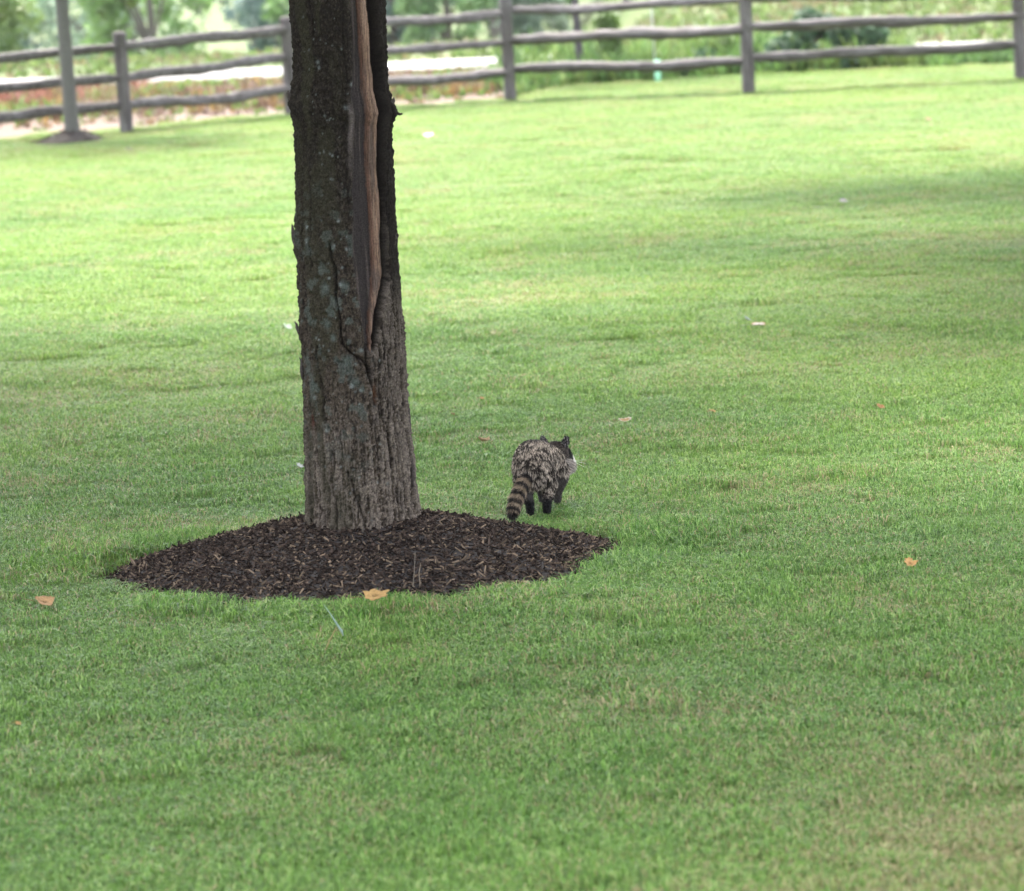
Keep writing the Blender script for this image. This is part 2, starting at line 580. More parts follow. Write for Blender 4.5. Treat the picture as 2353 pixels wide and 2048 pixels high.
zsc = 0.46 + 0.76*smooth(0.2, 0.8, 0.5*fbm(gx*1.1, gy*2.0, 0, 3, 31) + 0.5*fbm(gx*4.5, gy*6.5, 0, 2, 32))*rng.uniform(0.7, 1.3, n)
idx[-50:] = rng.integers(7, 10, 50); zsc[-50:] *= 1.3
zsc *= 1 - 0.25*np.exp(-((gx - 0.12)/0.35)**2 - ((gy - 14.95)/0.28)**2)
dryn = fbm(gx*0.8, gy*1.15, 0, 4, 41)
dryf = fbm(gx*5, gy*7, 0, 2, 43)
dry = 0.045 + 0.36*smooth(0.50, 0.76, dryn*0.5 + dryf*0.5)
corner = smooth(0.4, 1.6, gx + 0.35) * smooth(12.4, 9.2, gy)
dry = dry + 0.50*corner*(0.4 + dryf) + 0.10*smooth(26, 42, gy)
dry = np.clip(dry + 0.12*(rng.random(n) - 0.5), 0.015, 0.8)
tone = np.clip(0.15 + 0.85*smooth(0.30, 0.72, 0.6*fbm(gx*0.45, gy*0.8, 0, 3, 51) + 0.4*fbm(gx*3.2, gy*4.6, 0, 2, 52)) * (0.4 + 0.6*smooth(10, 22, gy)) + 0.2*(rng.random(n) - 0.5), 0, 1)
P3 = np.stack([gx, gy, ground_z(gx, gy)], 1)
rots = np.stack([(rng.random(n) - 0.5)*0.12, (rng.random(n) - 0.5)*0.12, rng.random(n)*2*np.pi], 1)
sc = rng.uniform(0.9, 1.15, n)
o = scatter_object('lawn_grass', patches, P3, rots, np.stack([sc, sc, zsc], 1), idx, [('dry', dry), ('tone', tone)], M_GRASS)
tag(o, 'mown green lawn grass with scattered dry blades', 'grass', kind='stuff')

# ------------------------------------------------------------------ mulch rings
def mulch_ring(name, label, loc, radius, height, nchips, seed, chip=(0.02, 0.075), cut=0.05, back=1.0):
    fy_ = lambda y: np.where(y < 0, y/(1.09 if back > 1 else 1.0), y/back)
    r = np.random.default_rng(seed)
    t = thing(name, label, 'mulch', (loc[0], loc[1], 0))
    nr, na = 46, 120
    rr = np.linspace(0.0, 1.0, nr)
    aa = np.arange(na) * 2*np.pi/na
    def prof(x, y):
        q = np.hypot(x, y) / radius
        a = np.arctan2(y, x)
        lump = (fbm(x/radius*3.1, y/radius*3.1, 0, 4, seed) - 0.5)
        return height * (0.55*np.clip(1.04 - q, 0, 1) + 0.5*(1 - smooth(0.05, 0.95, q))) + lump*0.05*radius*(1 - smooth(0.85, 1.0, q)) - cut*0.6*smooth(0.7, 1.0, q) - 0.004
    A, Rr = np.meshgrid(aa, rr)
    wob = 1.08 + 0.09*(fbm(np.cos(A)*2.5, np.sin(A)*2.5, 0, 3, 3) - 0.5)*2
    mx, my = np.cos(A)*Rr*radius*wob, np.sin(A)*Rr*radius*wob
    mz = prof(mx, my)
    mz[-1] -= 0.05
    me = mesh_np('mound', np.stack([mx, fy_(my), mz], -1).reshape(-1, 3), [grid_faces(na, nr, True)], [M_MOUND])
    put('mound', me, t)
    # shredded bark: small bent slivers lying on the mound
    q = np.sqrt(r.random(nchips)) * 1.07
    q = np.where(r.random(nchips) < .04, q*1.13, q)
    a = r.random(nchips)*2*np.pi
    px, py = np.cos(a)*q*radius, np.sin(a)*q*radius
    pz = prof(px, py) + 0.006*r.random(nchips)
    L = (chip[0] + (chip[1]-chip[0]) * r.random(nchips)**2.2)
    W = 0.003 + 0.006*r.random(nchips)
    H = 0.002 + 0.004*r.random(nchips)
    yaw = r.random(nchips)*2*np.pi
    tilt = r.normal(0, 0.38, nchips)
    d = np.stack([np.cos(yaw)*np.cos(tilt), np.sin(yaw)*np.cos(tilt), np.sin(tilt)], 1)
    s = np.stack([-np.sin(yaw), np.cos(yaw), r.normal(0, 0.35, nchips)], 1)
    s /= np.linalg.norm(s, axis=1)[:, None]
    u = np.cross(d, s)
    c = np.stack([px, fy_(py), pz + 0.25*np.abs(np.sin(tilt))*L], 1)
    tw = r.uniform(0.3, 1.0, nchips)
    V = np.zeros((nchips, 8, 3))
    for k, (e, b_, h) in enumerate([(-1, -1, -1), (-1, 1, -1), (-1, 1, 1), (-1, -1, 1), (1, -1, -1), (1, 1, -1), (1, 1, 1), (1, -1, 1)]):
        ww = W*(tw if e > 0 else 1.0)
        V[:, k] = c + d*(e*L/2)[:, None] + s*(b_*ww/2)[:, None] + u*(h*H/2)[:, None]
    k0 = np.arange(nchips)[:, None]*8
    F = np.vstack([k0 + np.array([f]) for f in ([0, 1, 2, 3], [4, 7, 6, 5], [0, 4, 5, 1], [1, 5, 6, 2], [2, 6, 7, 3], [3, 7, 4, 0])])
    tn = r.random(nchips)
    base = np.array([0.0225, 0.0160, 0.0128])[None] * (0.30 + 2.0*tn**2)[:, None]
    pale = r.random(nchips) < (0.11 + 0.28*smooth(0.55, 1.0, q))
    base[pale] = np.array([0.120, 0.088, 0.062]) * r.uniform(0.35, 1.2, (pale.sum(), 1))
    col = np.repeat(np.hstack([base, np.ones((nchips, 1))]), 8, 0)
    me = mesh_np('bark_chips', V.reshape(-1, 3), [F], [M_CHIP], [('col', 'FLOAT_COLOR', 'POINT', col)], False)
    tag(put('bark_chips', me, t), 'shredded dark brown bark with a few pale slivers', kind='stuff')
    return t
mulch_ring('mulch_ring', 'wide ring of dark shredded bark mulch heaped around the big scarred trunk', RING, RING_R, 0.20, 34000, 61, (0.007, 0.042), back=1.75)
mulch_ring('mulch_ring', 'small dark mulch mound at the foot of the sapling in front of the fence', SAP1, 0.50, 0.15, 900, 62, cut=0.0)
mulch_ring('mulch_ring', 'dark mulch mound around the thin trunk behind the fence', SAP2, 0.55, 0.17, 900, 63, cut=0.0)

# ------------------------------------------------------------------ the scarred tree
PROFILE = np.array([(-0.15, -0.621, 0.262), (0.05, -0.621, 0.240), (0.109, -0.621, 0.231), (0.188, -0.619, 0.223), (0.24, -0.618, 0.219), (0.319, -0.619, 0.216),
    (0.449, -0.619, 0.215), (0.58, -0.622, 0.209), (0.71, -0.624, 0.206), (0.813, -0.621, 0.204), (0.93, -0.622, 0.206),
    (0.968, -0.624, 0.205), (1.226, -0.624, 0.196), (1.29, -0.629, 0.2), (1.379, -0.625, 0.197), (1.532, -0.621, 0.191),
    (1.685, -0.618, 0.188), (1.761, -0.615, 0.189), (1.806, -0.613, 0.199), (1.862, -0.619, 0.198), (1.9, -0.622, 0.19),
    (1.988, -0.614, 0.18), (2.114, -0.612, 0.181), (2.217, -0.611, 0.183), (2.253, -0.612, 0.183), (2.7, -0.61, 0.186), (3.4, -0.60, 0.20)])
WOOD_L = [(2.9, .60), (2.5, .50), (2.216, .471), (2.092, .479), (1.946, .491), (1.80, .475), (1.653, .50), (1.505, .507), (1.363, .508), (1.279, .52), (1.191, .498), (1.132, .466), (1.034, .373), (.936, .312), (.881, .306)]
WOOD_R = [(2.9, .62), (2.5, .74), (2.212, .759), (2.088, .785), (1.94, .82), (1.794, .79), (1.646, .825), (1.499, .804), (1.356, .772), (1.273, .77), (1.183, .775), (1.125, .715), (1.03, .562), (.933, .455), (.879, .40)]
GREY_L = [(2.9, .60), (2.5, .38), (2.218, .341), (2.094, .329), (1.949, .325), (1.803, .25), (1.657, .233), (1.51, .197), (1.368, .177), (1.285, .173), (1.196, .183), (1.136, .191), (1.037, .238), (.936, .273), (.882, .281)]
LIP_R = [(2.9, .64), (2.5, .86), (2.21, .88), (2.086, .895), (1.938, .925), (1.793, .86), (1.644, .885), (1.497, .856), (1.355, .822), (1.271, .825), (1.181, .83), (1.123, .778), (1.028, .656), (.931, .54), (.877, .45)]
CRACKS = [  # (points (s, z), width m, depth m)
    ([(-.30, 1.31), (-.276, 1.259), (-.224, 1.18), (-.188, 1.06), (-.15, .911), (.032, .87), (.244, .84), (.312, .806), (.37, .785)], .0065, .022),
    ([(.31, .90), (.30, .84), (.33, .79), (.40, .72), (.42, .66)], .009, .020),
    ([(.509, .907), (.59, .84), (.557, .801)], .005, .014),
    ([(-.642, .90), (-.678, .84), (-.597, .756), (-.56, .691), (-.559, .596)], .006, .016),
    ([(-.93, 1.757), (-.871, 1.61), (-.84, 1.369), (-.90, 1.333), (-.895, 1.234), (-.888, 1.085), (-.93, .952), (-.94, .6), (-.94, .45), (-.905, .364), (-.892, .263), (-.852, .19)], .006, .018),
    ([(-.475, .484), (-.422, .445), (-.502, .356), (-.437, .286), (-.398, .14)], .004, .012),
    ([(-.188, .397), (-.088, .308), (0, .25), (.127, .14)], .004, .010),
    ([(.87, .62), (.95, .465), (.95, .385), (.965, .25)], .008, .024),
    ([(.859, 1.17), (.828, 1.022), (.71, .826), (.775, .623), (.777, .45), (.72, .2)], .004, .012),
    ([(.66, 1.0), (.62, .8), (.66, .6), (.60, .4)], .0035, .010),
    ([(-.62, .24), (-.60, .12)], .008, .02),
    ([(.18, 2.3), (.12, 2.1), (.20, 1.95), (.14, 1.75), (.10, 1.55), (.13, 1.40)], .004, .006),
    ([(-.55, 2.3), (-.50, 2.12)], .005, .010),
    ([(-.72, 1.62), (-.66, 1.45), (-.70, 1.2)], .004, .007),
]
NT, zA = 400, np.concatenate([np.arange(-0.15, 2.34, 0.0042), np.linspace(2.35, 3.4, 60)])
phi = np.arange(NT) * 2*np.pi/NT - np.pi            # 0 faces -Y (the camera side)
PH, ZZ = np.meshgrid(phi, zA)
S = np.sin(PH)
px_, py_ = np.sin(PH), np.cos(PH)
front = np.cos(PH) > 0
CX = np.interp(ZZ, PROFILE[:, 0], PROFILE[:, 1])
WR = np.interp(ZZ, PROFILE[:, 0], PROFILE[:, 2])
arc = PH * WR                                       # metres round the trunk
def edge(tab):
    t = np.array(tab)[::-1]
    return np.arcsin(np.clip(np.interp(ZZ, t[:, 0], t[:, 1]), -.99, .99))
wl_, wr_, gl_, lr_ = edge(WOOD_L), edge(WOOD_R), edge(GREY_L), edge(LIP_R)
jag = 0.14*(fbm(ZZ*5, PH*0+1, 0, 2, 70) - 0.5)
rag = 0.05*(fbm(px_*20, py_*20, ZZ*45, 3, 69) - 0.5)
wr_, wl_ = wr_ + jag + rag, wl_ + 0.06 + 0.6*jag + rag
gl_ = gl_ + 0.10*(fbm(ZZ*9, PH*0+3, 0, 4, 71) - 0.5)
zin = smooth(0.86, 0.90, ZZ) * (1 - smooth(2.75, 2.9, ZZ))
def band(a, b, soft=0.02):
    return smooth(a - soft, a + soft, PH) * (1 - smooth(b - soft, b + soft, PH)) * zin * front
wood = band(wl_, wr_, 0.012)
grey = band(gl_, wl_, 0.015)
gapR = band(wr_, lr_, 0.018)
# bark relief
px_, py_ = np.sin(PH), np.cos(PH)
warp = 0.5*(fbm(px_*3, py_*3, ZZ*2.2, 3, 80) - 0.5)
ridge = 1 - np.abs(2*fbm(px_*13 + warp, py_*13 + warp, ZZ*4.2, 4, 81) - 1)*1.9           # vertical ridges
plate = fbm(px_*9, py_*9, ZZ*48, 4, 82)                                                    # small scaly plates
fine = fbm(px_*40, py_*40, ZZ*150, 3, 83)
def voro(a, b, seed):
    ia, ib = np.floor(a), np.floor(b)
    f1 = np.full(a.shape, 9.0); f2 = np.full(a.shape, 9.0)
    for da in (-1, 0, 1):
        for db in (-1, 0, 1):
            ca, cb = ia + da, ib + db
            d_ = np.hypot(ca + _hash(ca, cb, ca*0, seed) - a, cb + _hash(ca, cb, ca*0, seed + 1) - b)
            f2 = np.where(d_ < f1, f1, np.minimum(f2, d_)); f1 = np.minimum(f1, d_)
    return f2 - f1
wob_ = fbm(px_*7, py_*7, ZZ*18, 3, 79) - 0.5
cells = voro(PH*0.2*46 + wob_*1.6 + 60, ZZ*17 + wob_*1.4 + 20, 7)
groove = smooth(0.20, 0.0, cells)                                                             # gaps between bark plates
cells2 = voro(PH*0.2*95 + wob_*2.2 + 90, ZZ*60 + wob_*2 + 40, 17)
groove2 = smooth(0.22, 0.0, cells2)
strip_ = 1 - 0.85*smooth(.62, .80, np.sin(PH))*smooth(.95, 1.15, ZZ)
groove = groove*strip_; groove2 = groove2*strip_
rightlow = np.clip(smooth(0.15, 0.6, S) + smooth(0.75, 0.3, ZZ), 0, 1) * (0.5 + 0.5*front)
disp = 0.016*rightlow*(ridge - 0.45) + 0.011*(1 - 0.4*rightlow)*(plate - 0.5)*2 + 0.0075*(fine - 0.5)*2
disp -= 0.0035*groove*(0.35 + 0.65*rightlow) + 0.0030*groove2
disp += 0.010*(fbm(px_*2.2, py_*2.2, ZZ*2.4, 3, 84) - 0.5)*2
disp += 0.045*smooth(0.36, 0.05, ZZ)*(fbm(px_*3.4, py_*3.4, ZZ*0.6, 2, 85) - 0.35)           # root flare
bark_disp = disp.copy()
# wound: grey inner face set back, strip of wood bulging in a deep groove
u = np.clip((PH - wl_) / np.maximum(wr_ - wl_, 1e-3), 0, 1)
w_d = -0.026 + 0.020*np.sqrt(np.clip(1 - (2*u - 1)**2, 0, 1)) + 0.006*(fbm(px_*16, py_*16, ZZ*9, 4, 86) - 0.5)*2
ug = np.clip((PH - gl_) / np.maximum(wl_ - gl_, 1e-3), 0, 1)
g_d = -0.008 - 0.016*ug + 0.006*(fbm(px_*30, py_*30, ZZ*6, 4, 87) - 0.5)*2
disp = disp*(1 - wood) + w_d*wood
disp = disp*(1 - grey) + g_d*grey
disp = disp*(1 - gapR) + (-0.040)*gapR
lipR = np.exp(-((PH - lr_ - 0.05)/0.05)**2) * zin * front
lipL = np.exp(-((PH - gl_ + 0.05)/0.05)**2) * zin * front
disp += 0.004*lipR + 0.005*lipL
deep = np.clip(gapR, 0, 1)
crk = np.zeros_like(PH)
for pl, wdt, dep in CRACKS:
    pl = np.array(pl)
    d2 = np.full(PH.shape, 9.0)
    wav = 0.022*(fbm(ZZ*20, PH*0 + dep*100, 0, 4, 90) - 0.5)
    ax = np.arcsin(np.clip(pl[:, 0], -.99, .99)) * np.interp(pl[:, 1], PROFILE[:, 0], PROFILE[:, 2])
    for k in range(len(pl) - 1):
        a0, z0, a1, z1 = ax[k], pl[k, 1], ax[k+1], pl[k+1, 1]
        dx, dz = a1 - a0, z1 - z0
        t = np.clip(((arc + wav - a0)*dx + (ZZ - z0)*dz) / (dx*dx + dz*dz), 0, 1)
        d2 = np.minimum(d2, np.hypot(arc + wav - a0 - t*dx, ZZ - z0 - t*dz))
    wv = wdt*(0.25 + 1.1*fbm(ZZ*38, 0, 0, 3, int(dep*1e4)))
    g = np.exp(-(d2/wv)**2)
    disp -= dep*g
    disp += 0.10*dep*np.exp(-((d2 - 2.2*wdt)/(1.2*wdt))**2)       # raised lips of the fissure
    crk = np.maximum(crk, g)
def spot(s0, z0, rs, rz):
    return np.exp(-(((PH - math.asin(s0))*0.2/rs)**2 + ((ZZ - z0)/rz)**2)) * front
disp += 0.020*spot(.95, 1.80, .05, .05) + 0.012*spot(-.95, 1.86, .04, .035) - 0.016*spot(-.81, .597, .008, .022) - 0.03*spot(.36, .782, .012, .016)
disp += 0.010*spot(-.97, 1.33, .03, .03) + 0.010*spot(-.97, .95, .02, .02)

TX = CX + (WR + disp)*np.sin(PH)
TY = RING[1] - (WR + disp)*np.cos(PH)
# colours of the bark, plus shadow painted into the gap beside the scar
def mixa(a, b, f):
    return a*(1 - f[..., None]) + np.asarray(b)*f[..., None]
one = np.ones_like(PH)
c = np.broadcast_to(np.array([0.034, 0.0262, 0.0195]), PH.shape + (3,)).copy()
c = mixa(c, (0.0080, 0.0068, 0.0055), smooth(0.8, 1.8, ZZ)*0.85)                         # darker bark higher up
c = mixa(c, (0.110, 0.090, 0.074), smooth(0.50, 0.62, fine)*0.72*(0.35 + 0.65*rightlow)*(1 - 0.45*smooth(0.9, 1.9, ZZ)))
c = mixa(c, (0.008, 0.007, 0.0065), smooth(0.47, 0.34, fbm(px_*34, py_*34, ZZ*60, 3, 78))*0.8)
c = mixa(c, (0.098, 0.081, 0.068), smooth(0.55, 0.85, ridge)*rightlow*0.6)
c = mixa(c, (0.010, 0.008, 0.007), smooth(0.35, 0.05, ridge)*rightlow*0.7)
c = c*(1 + 0.45*smooth(1.0, 0.35, ZZ))[..., None]                                      # paler bark low on the stem
c = mixa(c, (0.007, 0.0055, 0.0045), np.clip(groove*(0.2 + 0.25*rightlow) + 0.40*groove2, 0, 0.8))
c = mixa(c, (0.024, 0.0225, 0.014), smooth(0.45, 0.6, fbm(px_*3, py_*3, ZZ*3, 3, 88))*smooth(0.3, -0.4, S)*0.6)  # olive algae film
lich = smooth(0.55, 0.66, fbm(px_*6 + 2, py_*6, ZZ*26, 4, 89))*smooth(1.75, 1.1, ZZ)*smooth(.25, .75, ZZ)*smooth(0.55, 0.15, S)*0.75
for s0, z0, rs, rz in [(-.434, 1.13, .022, .035), (-.033, 1.139, .02, .03), (-.312, .937, .014, .022), (-.076, .841, .03, .03), (-.411, .991, .02, .025), (-.791, .737, .025, .07), (.06, .755, .025, .03), (-.223, 1.293, .016, .018)]:
    lich = np.maximum(lich, np.clip(spot(s0, z0, rs, rz)*1.6 - 0.9*fbm(px_*30, py_*30, ZZ*30, 3, 91), 0, 1))
c = mixa(c, (0.056, 0.070, 0.062), lich*0.65)
r5 = np.random.default_rng(5)
for k in range(150):                                                                     # crustose specks
    s0, z0 = r5.uniform(-.75, .6), r5.uniform(.2, 2.2)
    rs = r5.uniform(.0015, .0045)
    if r5.random() < 0.25: rs *= 1.8
    c = mixa(c, np.array([0.125, 0.14, 0.135])*r5.uniform(.6, 1.2), np.clip(spot(s0, z0, rs, rs)*1.5, 0, 1)*0.55)
c = mixa(c, (0.05, 0.015, 0.012), np.clip(spot(-.81, .597, .010, .026)*1.3, 0, 1)*.8)
c = mixa(c, (0.14, 0.06, 0.03), np.clip(spot(.43, .70, .006, .03)*1.3, 0, 1)*.6)
c = mixa(c, (0.009, 0.007, 0.006), crk*0.75)
gw = fbm(px_*26, py_*26, ZZ*3.5, 4, 92)
c = mixa(c, (0.022, 0.0182, 0.0175), grey)
c = mixa(c, (0.055, 0.043, 0.039), grey*smooth(0.55, 0.7, gw)*0.7)
c = mixa(c, (0.008, 0.006, 0.0055), gapR)  # near-black shadow of the deep gap put into the colour
wood_col = np.array([0.128, 0.080, 0.056])
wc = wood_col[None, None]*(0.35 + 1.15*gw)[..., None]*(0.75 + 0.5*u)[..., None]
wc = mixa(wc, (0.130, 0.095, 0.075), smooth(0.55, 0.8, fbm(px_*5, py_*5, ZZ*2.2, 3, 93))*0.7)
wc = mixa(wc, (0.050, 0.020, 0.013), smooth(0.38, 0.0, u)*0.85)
wc = mixa(wc, (0.030, 0.019, 0.014), smooth(0.56, 0.66, fbm(px_*60, py_*60, ZZ*3.0, 3, 96))*0.75)
wc = mixa(wc, (0.040, 0.030, 0.026), smooth(0.52, 0.70, fbm(px_*9, py_*9, ZZ*7, 4, 97))*0.7)
wc = mixa(wc, (0.045, 0.030, 0.023), smooth(0.60, 0.72, fbm(px_*24, py_*24, ZZ*40, 3, 94))*0.6*smooth(2.0, 1.6, ZZ))
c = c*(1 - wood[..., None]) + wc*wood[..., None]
c = mixa(c, (0.10, 0.083, 0.077), np.clip(lipL*1.2, 0, 1)*smooth(0.45, 0.7, fbm(ZZ*5, PH*0, 0, 3, 95))*smooth(1.2, 1.5, ZZ)*0.8)
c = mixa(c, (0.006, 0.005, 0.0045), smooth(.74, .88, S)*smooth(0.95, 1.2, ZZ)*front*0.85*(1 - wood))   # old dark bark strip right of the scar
colr = np.concatenate([c, np.ones(PH.shape + (1,))], -1)

tree = thing('scarred_maple_tree', 'big dark maple trunk with a long pinkish scar of bare wood, rising from the mulch', 'tree', (RING[0], RING[1], 0))
off = np.array([RING[0], RING[1], 0])
Vt = np.stack([TX, TY, ZZ], -1).reshape(-1, 3) - off
Ft = grid_faces(NT, len(zA), True)
quad_wood = wood.reshape(-1)[Ft].mean(1) > 0.5
def sub(V, F, colarr, name, material):
    used = np.unique(F)
    remap = np.full(len(V), -1); remap[used] = np.arange(len(used))
    return mesh_np(name, V[used], [remap[F]], [material], [('col', 'FLOAT_COLOR', 'POINT', colarr[used])])
put('trunk', sub(Vt, Ft[~quad_wood], colr.reshape(-1, 4), 'trunk', M_BARK), tree)
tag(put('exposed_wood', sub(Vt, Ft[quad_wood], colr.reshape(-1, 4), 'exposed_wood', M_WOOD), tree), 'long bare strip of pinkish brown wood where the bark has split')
def colored(V, Q, T, col, name, m):
    return mesh_np(name, V, [Q, T], [m], [('col', 'FLOAT_COLOR', 'POINT', np.tile(np.array([*col, 1.0]), (len(V), 1)))])
# loose bark flakes and the twig stub on the right-hand burl
def flake(s, z, h, w, out, seed):
    r = np.random.default_rng(seed)
    w0 = np.interp(z, PROFILE[:, 0], PROFILE[:, 2]); cx0 = np.interp(z, PROFILE[:, 0], PROFILE[:, 1])
    a = math.asin(s)
    k = 7
    zz = np.linspace(-h/2, h/2, k)
    pts_ = []
    for i, dz in enumerate(zz):
        o_ = out*(i/(k-1))**1.5
        rr_ = w0 + 0.004 + o_ + 0.002*r.standard_normal()
        pts_.append((cx0 + rr_*math.sin(a) - off[0], RING[1] - rr_*math.cos(a) - off[1], z + dz))
    V, Q, T = tube(pts_, w*np.sin(np.linspace(0.5, 2.9, k)), 6, seed, 0.3)
    return colored(V, Q, T, (0.05, 0.042, 0.038), 'bark_flake', M_BARK)
for k, (s, z, h, w, out) in enumerate([(-.985, 1.33, .10, .010, .010), (-.985, .955, .07, .008, .016), (.975, 1.83, .07, .012, .012),
                                       (-.99, 1.885, .05, .010, .006), (.985, .56, .12, .009, .007), (.97, .36, .12, .010, .006), (.98, 1.30, .05, .007, .006), (-.985, .80, .09, .008, .005)]):
    put('bark_flake', flake(s, z, h, w, out, 300 + k), tree)
V, Q, T = tube([(.185, -.04, 1.815), (.205, -.045, 1.805), (.222, -.05, 1.797), (.232, -.05, 1.80)], [.012, .008, .006, .004], 6, 4, .3)
put('twig_stub', colored(V, Q, T, (0.03, 0.025, 0.022), 'twig_stub', M_BARK), tree)

# ------------------------------------------------------------------ crowns
def leaf_cloud(centers, radii, nleaf, size, palette, seed, droop=0.25):
    """leaf-sized folded quads spread through clumps"""
    r = np.random.default_rng(seed)
    centers = np.asarray(centers, float); radii = np.asarray(radii, float)
    if radii.ndim == 1: radii = np.repeat(radii[:, None], 3, 1)
    wts = radii.prod(1) ** (2/3); wts /= wts.sum()
    ci = r.choice(len(centers), nleaf, p=wts)
    v = r.standard_normal((nleaf, 3)); v /= np.linalg.norm(v, axis=1)[:, None]
    rad = r.random(nleaf) ** 0.55
    c = centers[ci] + v * radii[ci] * rad[:, None]
    nrm = v + 0.9*r.standard_normal((nleaf, 3)) + np.array([0, 0, 0.5])
    nrm /= np.linalg.norm(nrm, axis=1)[:, None]
    d = r.standard_normal((nleaf, 3)) - np.array([0, 0, droop])
    d -= (d*nrm).sum(1)[:, None]*nrm
    d /= np.linalg.norm(d, axis=1)[:, None]
    s = np.cross(d, nrm)
    L = size*(0.6 + 0.8*r.random(nleaf)); W = L*(0.55 + 0.3*r.random(nleaf))
    V = np.zeros((nleaf, 4, 3))
    V[:, 0] = c - d*(L/2)[:, None]
    V[:, 1] = c + s*(W/2)[:, None] + nrm*(0.1*L)[:, None]
    V[:, 2] = c + d*(L/2)[:, None]
    V[:, 3] = c - s*(W/2)[:, None] + nrm*(0.1*L)[:, None]
    k = np.arange(nleaf)[:, None]*4
    F = np.vstack([k + np.array([[0, 1, 2]]), k + np.array([[0, 2, 3]])])
    pal = np.array(palette)
    tclump = r.random(len(centers))[ci]
    f = np.clip(0.55*tclump + 0.45*r.random(nleaf), 0, 0.999)*(len(pal) - 1)
    i0 = f.astype(int)
    col = pal[i0]*(1 - (f - i0))[:, None] + pal[np.minimum(i0 + 1, len(pal) - 1)]*(f - i0)[:, None]
    col = np.hstack([col, np.ones((nleaf, 1))])
    return V.reshape(-1, 3), F, np.repeat(col, 4, 0)

def crown_mesh(name, *a, **k):
    V, F, c = leaf_cloud(*a, **k)
    return mesh_np(name, V, [F], [M_LEAF], [('col', 'FLOAT_COLOR', 'POINT', c)], False)

def crown_clumps(R0, z0, z1, n, seed, cr=(0.9, 1.6)):
    r = np.random.default_rng(seed)
    out, rad = [], []
    while len(out) < n:
        p = r.uniform(-1, 1, 3)
        q = np.linalg.norm(p)
        if q > 1 or q < 0.35: continue
        out.append((p[0]*R0, p[1]*R0, (z0 + z1)/2 + p[2]*(z1 - z0)/2))
        rad.append(r.uniform(*cr)*(1.15 - 0.3*q))
    return np.array(out), np.array(rad)

MAPLE = [(0.030, 0.065, 0.012), (0.045, 0.095, 0.018), (0.075, 0.130, 0.028)]
def limbs(start, clumps, rad, r0, seed, nmax=14):
    r = np.random.default_rng(seed)
    parts = []
    order = r.permutation(len(clumps))[:nmax]
    for i in order:
        e = clumps[i]
        s0 = np.array(start) + np.array([0, 0, r.uniform(-.25, .6)])
        mid = s0*0.45 + e*0.55 + np.array([0, 0, r.uniform(.2, .8)])
        t = np.linspace(0, 1, 9)[:, None]
        pl = (1-t)**2*s0 + 2*t*(1-t)*mid + t*t*e
        parts.append(tube(pl, np.linspace(r0*r.uniform(.35, .6), 0.02, 9), 7, i, .15))
    return merge(parts)

cl, cr_ = crown_clumps(5.2, 4.6, 11.0, 46, 401)
V, Q, T = limbs((0, 0, 3.1), cl, cr_, 0.18, 402, 18)
top = tube([(0.0, 0, 3.3), (0.05, .02, 4.2), (0.0, .05, 5.6), (.05, 0, 7.4), (0, 0, 8.8)], [.20, .17, .13, .09, .04], 12, 9, .08)
V, Q, T = merge([(V, Q, T), top])
put('limbs', colored(V, Q, T, (0.05, 0.045, 0.04), 'limbs', M_YBARK), tree)
SHADE_CROWN = crown_mesh('crown', cl, cr_, 30000, 0.16, MAPLE, 403)
put('crown', SHADE_CROWN, tree)

# neighbours of the same kind, standing just outside the picture: they shade the lawn
def shade_tree(loc, scale, rz, label):
    t = thing('maple_tree', label, 'tree', (*loc, 0), rz, 'maples shading the lawn from outside the picture')
    V, Q, T = tube([(0, 0, -.1), (0, 0, .15), (0.02, 0, 1.2), (0, .03, 2.4), (0, 0, 3.6), (.04, 0, 5.6), (0, 0, 8.6)], [.30, .24, .20, .19, .18, .12, .04], 18, 3, .08)
    put('trunk', colored(V, Q, T, (0.055, 0.048, 0.044), 'trunk', M_YBARK), t)
    put('limbs', bpy.data.meshes['limbs'], t)
    put('crown', SHADE_CROWN, t)
    t.scale = (scale, scale, 1.0)
    return t
shade_tree((-5.6, 21.0), 1.08, 1.9, 'tall leafy maple beyond the left edge of the picture, shading the lawn')
shade_tree((-4.9, 16.2), 1.0, 0.7, 'leafy maple close beyond the left edge of the picture, nearest on that side')
shade_tree((5.2, 23.6), 1.0, 2.9, 'leafy maple close beyond the right edge of the picture, nearest on that side')
shade_tree((6.0, 28.6), 1.38, 4.1, 'tall leafy maple beyond the right edge of the picture, shading the lawn')

